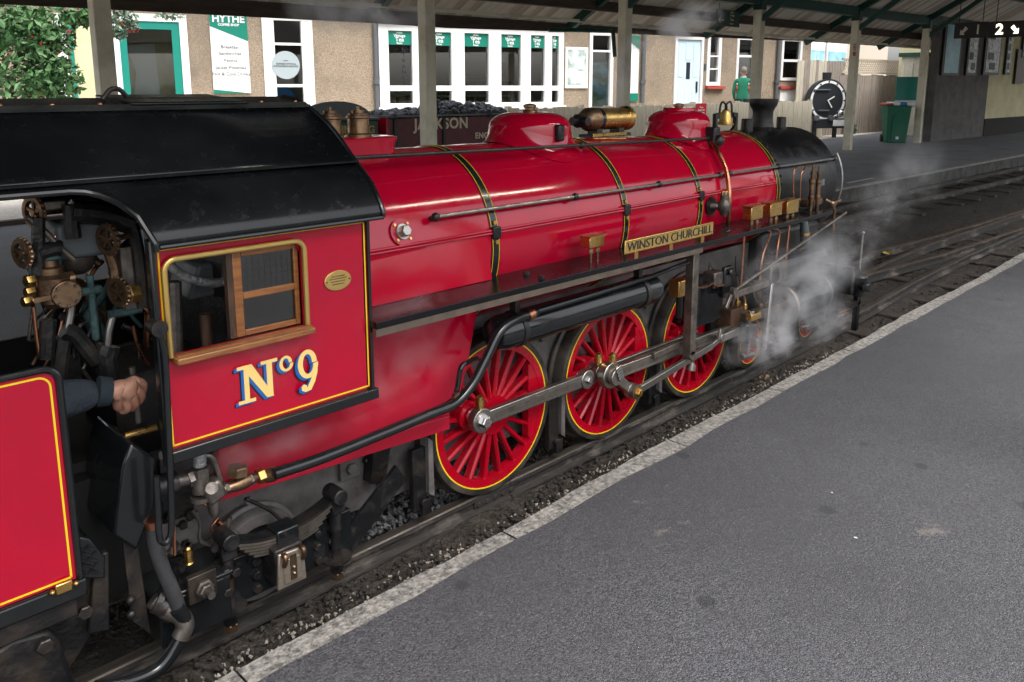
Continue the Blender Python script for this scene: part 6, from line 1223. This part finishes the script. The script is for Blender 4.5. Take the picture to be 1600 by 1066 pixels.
MB().bar(AY(52, 470, -.19), AY(90, 462, -.19), .012, .01).build('brake_lever', 'bronze', loco)
for q, r in (((52, 438), .016), ((52, 455), .013), ((48, 470), .014)): c = AY(*q, -.16); MB().hexnut(c, (-1, -.3, 0), r, .02).build('union_nut', 'brass', loco)
for pts, r, mm, nm in ((((60, 340), (60, 375), (60, 430)), .016, 'black_iron', 'steam_stand'), (((42, 340), (70, 362), (92, 385), (115, 405)), .008, 'dull_steel', 'regulator_handle'), (((60, 395), (85, 388), (95, 388)), .02, 'black_iron', 'steam_cock'), (((52, 480), (56, 520), (62, 560)), .005, 'copper', 'gauge_pipe'), (((108, 455), (112, 480), (106, 515)), .010, 'steel', 'quadrant_link'), (((105, 460), (130, 456), (158, 452)), .012, 'verdigris', 'blow_cock'), (((140, 430), (145, 480), (150, 530)), .010, 'verdigris', 'water_pipe'), (((170, 395), (178, 420), (180, 445)), .014, 'bronze', 'gauge_column'), (((195, 385), (200, 430), (205, 480)), .022, 'gunmetal', 'water_gauge'), (((170, 492), (195, 488), (220, 482)), .012, 'verdigris', 'blow_cock'), (((176, 495), (170, 520), (168, 545)), .010, 'steel', 'reverser_link'), (((208, 510), (215, 540), (232, 570)), .005, 'copper', 'gauge_pipe'), (((100, 515), (118, 525), (150, 565)), .022, 'black_iron', 'reverser_arm'), (((100, 530), (95, 560), (92, 590)), .020, 'black_iron', 'reverser_stand'), (((170, 540), (165, 560), (172, 590)), .030, 'black_iron', 'reverser_boss'), (((75, 500), (72, 560)), .02, 'black_iron', 'valve_stem'), (((110, 320), (112, 350), (115, 372)), .02, 'black_iron', 'steam_turret'), (((110, 330), (160, 335), (205, 350)), .03, 'black_iron', 'turret_pipe'), (((205, 350), (215, 400), (222, 480)), .02, 'black_iron', 'turret_pipe')):
    MB().tube(spline([AY(*q, -.15) for q in pts], 4), r, 10).build(nm, mm, loco)
rr_ = random.Random(4)
for k in range(34):
    y_ = rr_.uniform(-.12, .12); x_, z_ = rr_.uniform(40, 225), rr_.uniform(325, 520); P = [AY(x_, z_, y_)]
    for q in range(3): x_ = min(230, max(35, x_+rr_.uniform(-25, 25))); z_ += rr_.uniform(8, 45); P.append(AY(x_, z_, y_+rr_.uniform(-.02, .02)))
    MB().tube(spline(P, 4), rr_.choice((.004, .005, .007, .010)), 8).build('cab_pipe', rr_.choice(('black_iron', 'black_iron', 'gunmetal', 'verdigris', 'copper', 'bronze')), loco)
    if k % 2: c = P[rr_.randint(0, 2)]; MB().hexnut(c, (rr_.uniform(-1, 1), -.3, rr_.uniform(-.5, 1)), rr_.uniform(.010, .018), .018).build('union_nut', rr_.choice(('gunmetal', 'bronze', 'black_iron')), loco)
for (px, py, r) in ((150, 330, .035), (205, 420, .03), (120, 450, .028)):
    c = AY(px, py, -.06); o = MB().cyl(c, c+V(-.02, -.025, 0), r, n=24).build('pressure_gauge', 'bronze', loco); MB().cyl(c+V(-.0202, -.0252, 0), c+V(-.021, -.0262, 0), r*.82, n=24).build('gauge_dial', 'print_grey', o)
c = AY(215, 457, -.2); MB().hexnut(c, (-1, -.2, 0), .026, .03).build('union_nut', 'brass', loco); c = AY(70, 415, -.13); MB().obox(c, (.035, 0, 0), (0, .025, 0), (0, 0, .03)).build('steam_cock_body', 'verdigris', loco, bevel=.01)
c = AY(80, 320, -.12); MB().obox(c, (.03, 0, 0), (0, .02, 0), (0, 0, .012)).build('union_nut', 'gunmetal', loco, bevel=.004)
for q in ((84, 535), (112, 532)): c = AY(*q, -.05); MB().box((c.x-.018, c.y, c.z-.014), (c.x+.018, c.y+.01, c.z+.014)).build('data_plate', 'steel', loco)
MB().tube(spline([AY(262, 412, -.25), AY(290, 433, -.25), AY(330, 442, -.25), AY(352, 440, -.25)], 6), .013, 12).build('lagged_pipe', 'lagging', loco); c = AY(355, 432, -.25); MB().hexnut(c+V(0,0,-.02), (0, 0, 1), .016, .05).build('union_nut', 'gunmetal', loco)
c = AY(322, 515, -.25); MB().cyl(c+V(0, 0, -.06), c+V(0, 0, .045), .015).build('reverser_handle', 'dark_wood', loco); MB().tube([AY(272, 440, -.2), AY(275, 560, -.2)], .02, 10).build('gauge_column', 'gunmetal', loco)
c = AY(315, 430, -.05); MB().obox(c, (.06, 0, .0), (0, .08, 0), (.02, 0, .05)).build('fire_hood', 'grey_plate', loco, bevel=.01)
c = AY(226, 673, -.3); MB().cyl(c+V(-.05, 0, 0), c+V(.03, 0, 0), .009).build('oil_can_spout', 'brass', loco)
# side boxes and steps below the doorway
pts = [AY(*q, -.40) for q in ((205, 692), (243, 715), (243, 790), (214, 862), (178, 838), (192, 730))]; MB().prism(pts, (0, .25, 0)).build('seat_box', 'black_paint', loco, bevel=.008)
pts = [AY(*q, -.36) for q in ((190, 830), (214, 838), (236, 992), (206, 970))]; MB().prism(pts, (0, .012, 0)).build('step_hanger', 'black_iron', loco, bevel=.003)
for q in ((199, 842), (204, 938), (205, 960)): c = AY(*q, -.365); MB().sph(c, .012, 10, 6).build('rivet', 'black_iron', loco)
MB().box((-1.62, -.20, .22), (-1.30, .35, .578)).build('drag_beam', 'sooty', loco)

# ================================================================== TENDER
ten = thing('locomotive_tender', 'crimson tender with yellow lining coupled behind the cab', 'tender', (-2.5, YC, 0))
def rrect(x0, x1, z0, z1, r, n=6):
    return [(x0, z0), (x1, z0)]+[(x1-r+r*math.cos(RAD(90*i/n)), z1-r+r*math.sin(RAD(90*i/n))) for i in range(n+1)]+[(x0, z1)]
TX0, TX1, TZ0, TZ1 = -3.6, -1.572, .462, .982
for ys, nm in ((-.45, 'red'), (.516, 'far')):
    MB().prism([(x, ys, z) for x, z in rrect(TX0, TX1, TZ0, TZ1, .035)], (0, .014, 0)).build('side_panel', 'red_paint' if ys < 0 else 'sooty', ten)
o = rrect(TX0, TX1, TZ0, TZ1, .035); P = [(x, -.452, z) for x, z in o[1:]]; MB().tube(P, .0085, 10).build('panel_beading', 'black_paint', ten)
i_ = rrect(TX0, TX1-.018, TZ0+.008, TZ1-.018, .025); m = MB()
for a, b in zip(i_, i_[1:]): m.bar((a[0], -.4508, a[1]), (b[0], -.4508, b[1]), .0045, .0012)
m.build('lining', 'yellow_line', ten)
MB().box((TX0, .0, .62), (-1.9, .515, 1.0)).build('coal_bunker', 'sooty', ten); MB().box((TX0, -.435, .44), (-1.60, .515, .47)).build('tender_floor', 'sooty', ten)
MB().box((TX0, -.462, .415), (-1.56, -.43, .4605)).build('footplate_angle', 'black_paint', ten, bevel=.006); MB().box((TX0, -.44, .36), (-1.58, -.425, .415)).build('footplate_angle', 'black_iron', ten, bevel=.004)
c = AY(100, 918, -.465); MB().obox(c, (.018, 0, 0), (0, .004, 0), (0, 0, .013)).build('hasp', 'brass', ten, bevel=.003); [MB().sph(c+V(s_, -.004, 0), .006).build('hasp_screw', 'brass', ten) for s_ in (-.025, .025)]
pts = [AY(*q, -.39) for q in ((0, 975), (100, 925), (160, 905), (175, 960), (155, 990), (110, 1066), (0, 1066))]; MB().prism([V(p.x, -.36, p.z) for p in pts], (0, .03, 0)).build('tender_frame', 'black_iron', ten, bevel=.004)
pts = [AY(*q, -.42) for q in ((-40, 1040), (20, 1000), (75, 985), (92, 1000), (122, 1075), (-40, 1120))]; MB().prism(pts, (0, .05, 0)).build('axle_guard', 'black_iron', ten, bevel=.012); c = AY(70, 1008, -.43); MB().hexnut(c, (0, -1, 0), .02, .014).build('guard_bolt', 'black_iron', ten); c = AY(132, 955, -.40); MB().hexnut(c, (0, -1, 0), .018, .014).build('frame_bolt', 'black_iron', ten)
pts = [AY(*q, -.40) for q in ((120, 838), (140, 842), (165, 870), (165, 905), (120, 905))]; MB().prism(pts, (0, .2, 0)).build('step_box', 'black_paint', ten, bevel=.005)
pts = [AY(*q, -.38) for q in ((150, 870), (170, 862), (172, 985), (138, 992))]; MB().prism(pts, (0, .02, 0)).build('step_hanger', 'black_iron', ten, bevel=.004)
for k in range(5):
    for j in range(3): c = AY(124+j*10+k*1.5, 858+k*9, -.404); MB().obox(c, (.008*(1 if (k+j) % 2 else -1), 0, .006), (0, .0015, 0), (.001, 0, .002)).build('tread_rib', 'black_iron', ten)
for x in (-2.0, -2.8, -3.3):
    for ys in (-.205, .235): MB().lathe([(0, 0), (0, .12), (.02, .165), (.05, .165), (.058, .18), (.066, .18), (.066, 0)], (x, ys, .166), (0, 1, 0), 36).build('wheel', 'black_iron', ten)

# ================================================================== DRIVER
drv = thing('person', 'driver in navy sleeve reaching from the tender to the cab controls', 'person', (-1.95, -.05, .61))
sh = V(-1.86, -.18, 1.13); el = AY(40, 655, -.30); el = V(-1.70, -.31, .86); wr = AY(160, 612, -.26)
J = [((-1.95, .02, .72), (.15, .13)), ((-1.95, .0, .92), (.15, .12)), ((-1.93, .0, 1.12), (.17, .11)), ((-1.90, .0, 1.23), .06), ((-1.89, .0, 1.29), .055),
     (tuple(sh), .062), (tuple(el), .058), (tuple(AY(110, 622, -.27)), .052), (tuple(wr), .036), ((-1.86, .2, 1.12), .06), ((-1.72, .28, .90), .05), ((-1.6, .2, .80), .036),
     ((-1.90, .12, .70), .09), ((-1.62, .14, .74), .07), ((-1.60, .14, .66), .055), ((-1.90, -.10, .70), .09), ((-1.66, -.12, .72), .07), ((-1.64, -.12, .65), .05)]
skin_body('jacket_and_body', J, [(0,1),(1,2),(2,3),(3,4),(2,5),(5,6),(6,7),(7,8),(2,9),(9,10),(10,11),(0,12),(12,13),(13,14),(0,15),(15,16),(16,17)], 'navy_cloth', drv)
c0 = AY(150, 612, -.26); c1 = AY(173, 612, -.265); MB().tube([c0, c0.lerp(c1, .1), c0.lerp(c1, .6), c1], [.030, .040, .038, .036], 16).build('cuff', 'navy_cuff', drv)
hd = MB().sph((-1.885, .0, 1.395), .1, 20, 14, (.92, .8, 1.15)).sph((-1.79, .0, 1.385), .018, 8, 6).sph((-1.88, -.08, 1.385), .02, 8, 6, (.8, .4, 1.2)).sph((-1.88, .08, 1.385), .02, 8, 6, (.8, .4, 1.2)).build('head', 'skin', drv)
MB().sph((-1.90, 0, 1.435), .1, 16, 10, (1.0, .88, .85)).build('cap', 'navy_cloth', drv); MB().sph((-1.80, -.03, 1.41), .008, 6, 4).sph((-1.80, .03, 1.41), .008, 6, 4).tube([(-1.795, -.025, 1.34), (-1.79, 0, 1.338), (-1.795, .025, 1.34)], .004, 5).build('eyes_and_mouth', 'dark_cloth', drv)
# right hand closed on the handle: palm plus five bent fingers
yh = -.265
def H(px, py, dy=0): return tuple(AY(px, py, yh+dy))
jj = [(H(166, 612), (.028, .024)), (H(182, 606, -.004), (.034, .024)), (H(198, 608, -.006), (.038, .022)),
      (H(211, 594, -.006), .0135), (H(224, 600, .004), .0125), (H(224, 614, .02), .0105), (H(214, 616, .03), .009),
      (H(212, 606, -.010), .014), (H(222, 618, .004), .0125), (H(217, 630, .02), .0105), (H(208, 628, .03), .009),
      (H(207, 619, -.012), .014), (H(212, 632, .002), .0125), (H(205, 640, .02), .0105), (H(198, 634, .03), .009),
      (H(198, 628, -.010), .013), (H(200, 640, .002), .0115), (H(192, 645, .018), .010), (H(187, 637, .028), .0085),
      (H(186, 622, -.002), .017), (H(184, 636, .014), .014), (H(194, 640, .032), .0115), (H(204, 634, .04), .010)]
skin_body('hand', jj, [(0,1),(1,2),(2,3),(3,4),(4,5),(5,6),(2,7),(7,8),(8,9),(9,10),(2,11),(11,12),(12,13),(13,14),(2,15),(15,16),(16,17),(17,18),(1,19),(19,20),(20,21),(21,22)], 'skin', drv, root=1)
hb = MB().tube([H(206, 574, .03), H(212, 615, .03), H(216, 660, .03)], .009, 10).build('control_handle', 'steel', loco)

# ================================================================== STEAM
def steam(name, label, blobs, dens, scale=6, thr=(.42, .72), seed=0):
    m = MB()
    blobs = [(b[0], b[1], b[2] if len(b) > 2 else 1) for b in blobs]; WB = blobs; blobs = [(b[0], b[1]) for b in blobs]
    xs_ = [c[0]-r[0] for c, r in blobs]+[c[0]+r[0] for c, r in blobs]; ys_ = [c[1]-r[1] for c, r in blobs]+[c[1]+r[1] for c, r in blobs]; zs_ = [c[2]-r[2] for c, r in blobs]+[c[2]+r[2] for c, r in blobs]
    lo_ = V(min(xs_), min(ys_), min(zs_)); hi_ = V(max(xs_), max(ys_), max(zs_)); c0_ = (lo_+hi_)/2
    mt = bpy.data.materials.new(name); mt.use_nodes = True; t = mt.node_tree; t.nodes.clear(); out = t.nodes.new('ShaderNodeOutputMaterial'); pv = t.nodes.new('ShaderNodeVolumePrincipled'); pv.inputs['Color'].default_value = (.93, .94, .97, 1); pv.inputs['Anisotropy'].default_value = .2
    geo = t.nodes.new('ShaderNodeNewGeometry'); acc = None
    nz1 = t.nodes.new('ShaderNodeTexNoise'); nz1.noise_dimensions = '4D'; nz1.inputs['W'].default_value = seed; nz1.inputs['Scale'].default_value = scale; nz1.inputs['Detail'].default_value = 4; nz1.inputs['Roughness'].default_value = .6; nz1.inputs['Distortion'].default_value = .6; t.links.new(geo.outputs['Position'], nz1.inputs['Vector'])
    for c, r, wgt in WB:
        s = t.nodes.new('ShaderNodeVectorMath'); s.operation = 'SUBTRACT'; s.inputs[1].default_value = c; t.links.new(geo.outputs['Position'], s.inputs[0])
        d = t.nodes.new('ShaderNodeVectorMath'); d.operation = 'DIVIDE'; d.inputs[1].default_value = r; t.links.new(s.outputs[0], d.inputs[0])
        l = t.nodes.new('ShaderNodeVectorMath'); l.operation = 'LENGTH'; t.links.new(d.outputs[0], l.inputs[0])
        q = t.nodes.new('ShaderNodeMapRange'); q.interpolation_type = 'SMOOTHSTEP'; q.inputs[1].default_value = 1; q.inputs[2].default_value = 0; q.inputs[3].default_value = 0; q.inputs[4].default_value = wgt; t.links.new(l.outputs['Value'], q.inputs[0])
        if acc is None: acc = q.outputs[0]
        else: mx = t.nodes.new('ShaderNodeMath'); mx.operation = 'MAXIMUM'; t.links.new(acc, mx.inputs[0]); t.links.new(q.outputs[0], mx.inputs[1]); acc = mx.outputs[0]
    nr = t.nodes.new('ShaderNodeMapRange'); nr.inputs[1].default_value = thr[0]; nr.inputs[2].default_value = thr[1]; t.links.new(nz1.outputs[0], nr.inputs[0])
    ml = t.nodes.new('ShaderNodeMath'); ml.operation = 'MULTIPLY'; t.links.new(acc, ml.inputs[0]); t.links.new(nr.outputs[0], ml.inputs[1])
    m2 = t.nodes.new('ShaderNodeMath'); m2.operation = 'MULTIPLY'; m2.inputs[1].default_value = dens; t.links.new(ml.outputs[0], m2.inputs[0]); t.links.new(m2.outputs[0], pv.inputs['Density']); t.links.new(pv.outputs[0], out.inputs['Volume'])
    MATS[name] = mt; MB().box(lo_, hi_); sp = MB().sph(c0_, 1, 20, 14, tuple((hi_-lo_)/2*1.25)) if len(blobs) == 1 else MB().box(lo_, hi_)
    o = sp.build(name, name); return tag(o, label, 'steam', kind='stuff')
def sp(px, py, y): return tuple(AY(px, py, y))
steam('steam', 'white steam blowing from the cylinder cocks around the front wheels', [(sp(1212, 530, -.44), (.34, .11, .16), 1), (sp(1235, 475, -.44), (.36, .12, .24), .7), (sp(1165, 535, -.42), (.30, .07, .14), .5), (sp(1275, 430, -.45), (.46, .13, .30), .42), (sp(1290, 500, -.45), (.42, .10, .16), .3), (sp(1200, 420, -.44), (.36, .06, .22), .3)], 26, 7.5, (.40, .68), 3)
steam('drifting_steam', 'thin torn steam drifting ahead of the smokebox over the tracks', [(sp(1325, 390, -.5), (.46, .14, .26), .9), (sp(1380, 325, -.5), (.5, .16, .34), .6), (sp(1425, 265, -.5), (.6, .2, .36), .4)], 7, 6, (.46, .72), 2)
steam('injector_steam', 'thin white steam curling from the injector over the red firebox side', [(sp(365, 712, -.36), (.11, .06, .06), 1), (sp(450, 685, -.37), (.20, .05, .07), .8), (sp(570, 610, -.38), (.24, .05, .15), .6), (sp(650, 560, -.38), (.2, .05, .18), .6), (sp(640, 485, -.45), (.25, .05, .10), .5), (sp(410, 560, -.49), (.22, .03, .14), .25)], 13, 8, (.38, .66), 1)
steam('generator_steam', 'wisp of steam rising from the generator up to the canopy', [(sp(965, 150, .15), (.05, .06, .12), 1), (sp(975, 105, .18), (.07, .08, .14), 1), (sp(1000, 66, .2), (.12, .1, .07), .8), (sp(1060, 44, .2), (.22, .12, .10), 1), (sp(1095, 25, .2), (.22, .12, .10), .8)], 26, 9, (.40, .62), 5)
steam('roof_steam', 'faint steam hanging below the canopy valance', [(sp(540, 15, .4), (.35, .2, .12), 1), (sp(610, 25, .4), (.25, .2, .09), 1)], 12, 8, (.42, .66), 8)
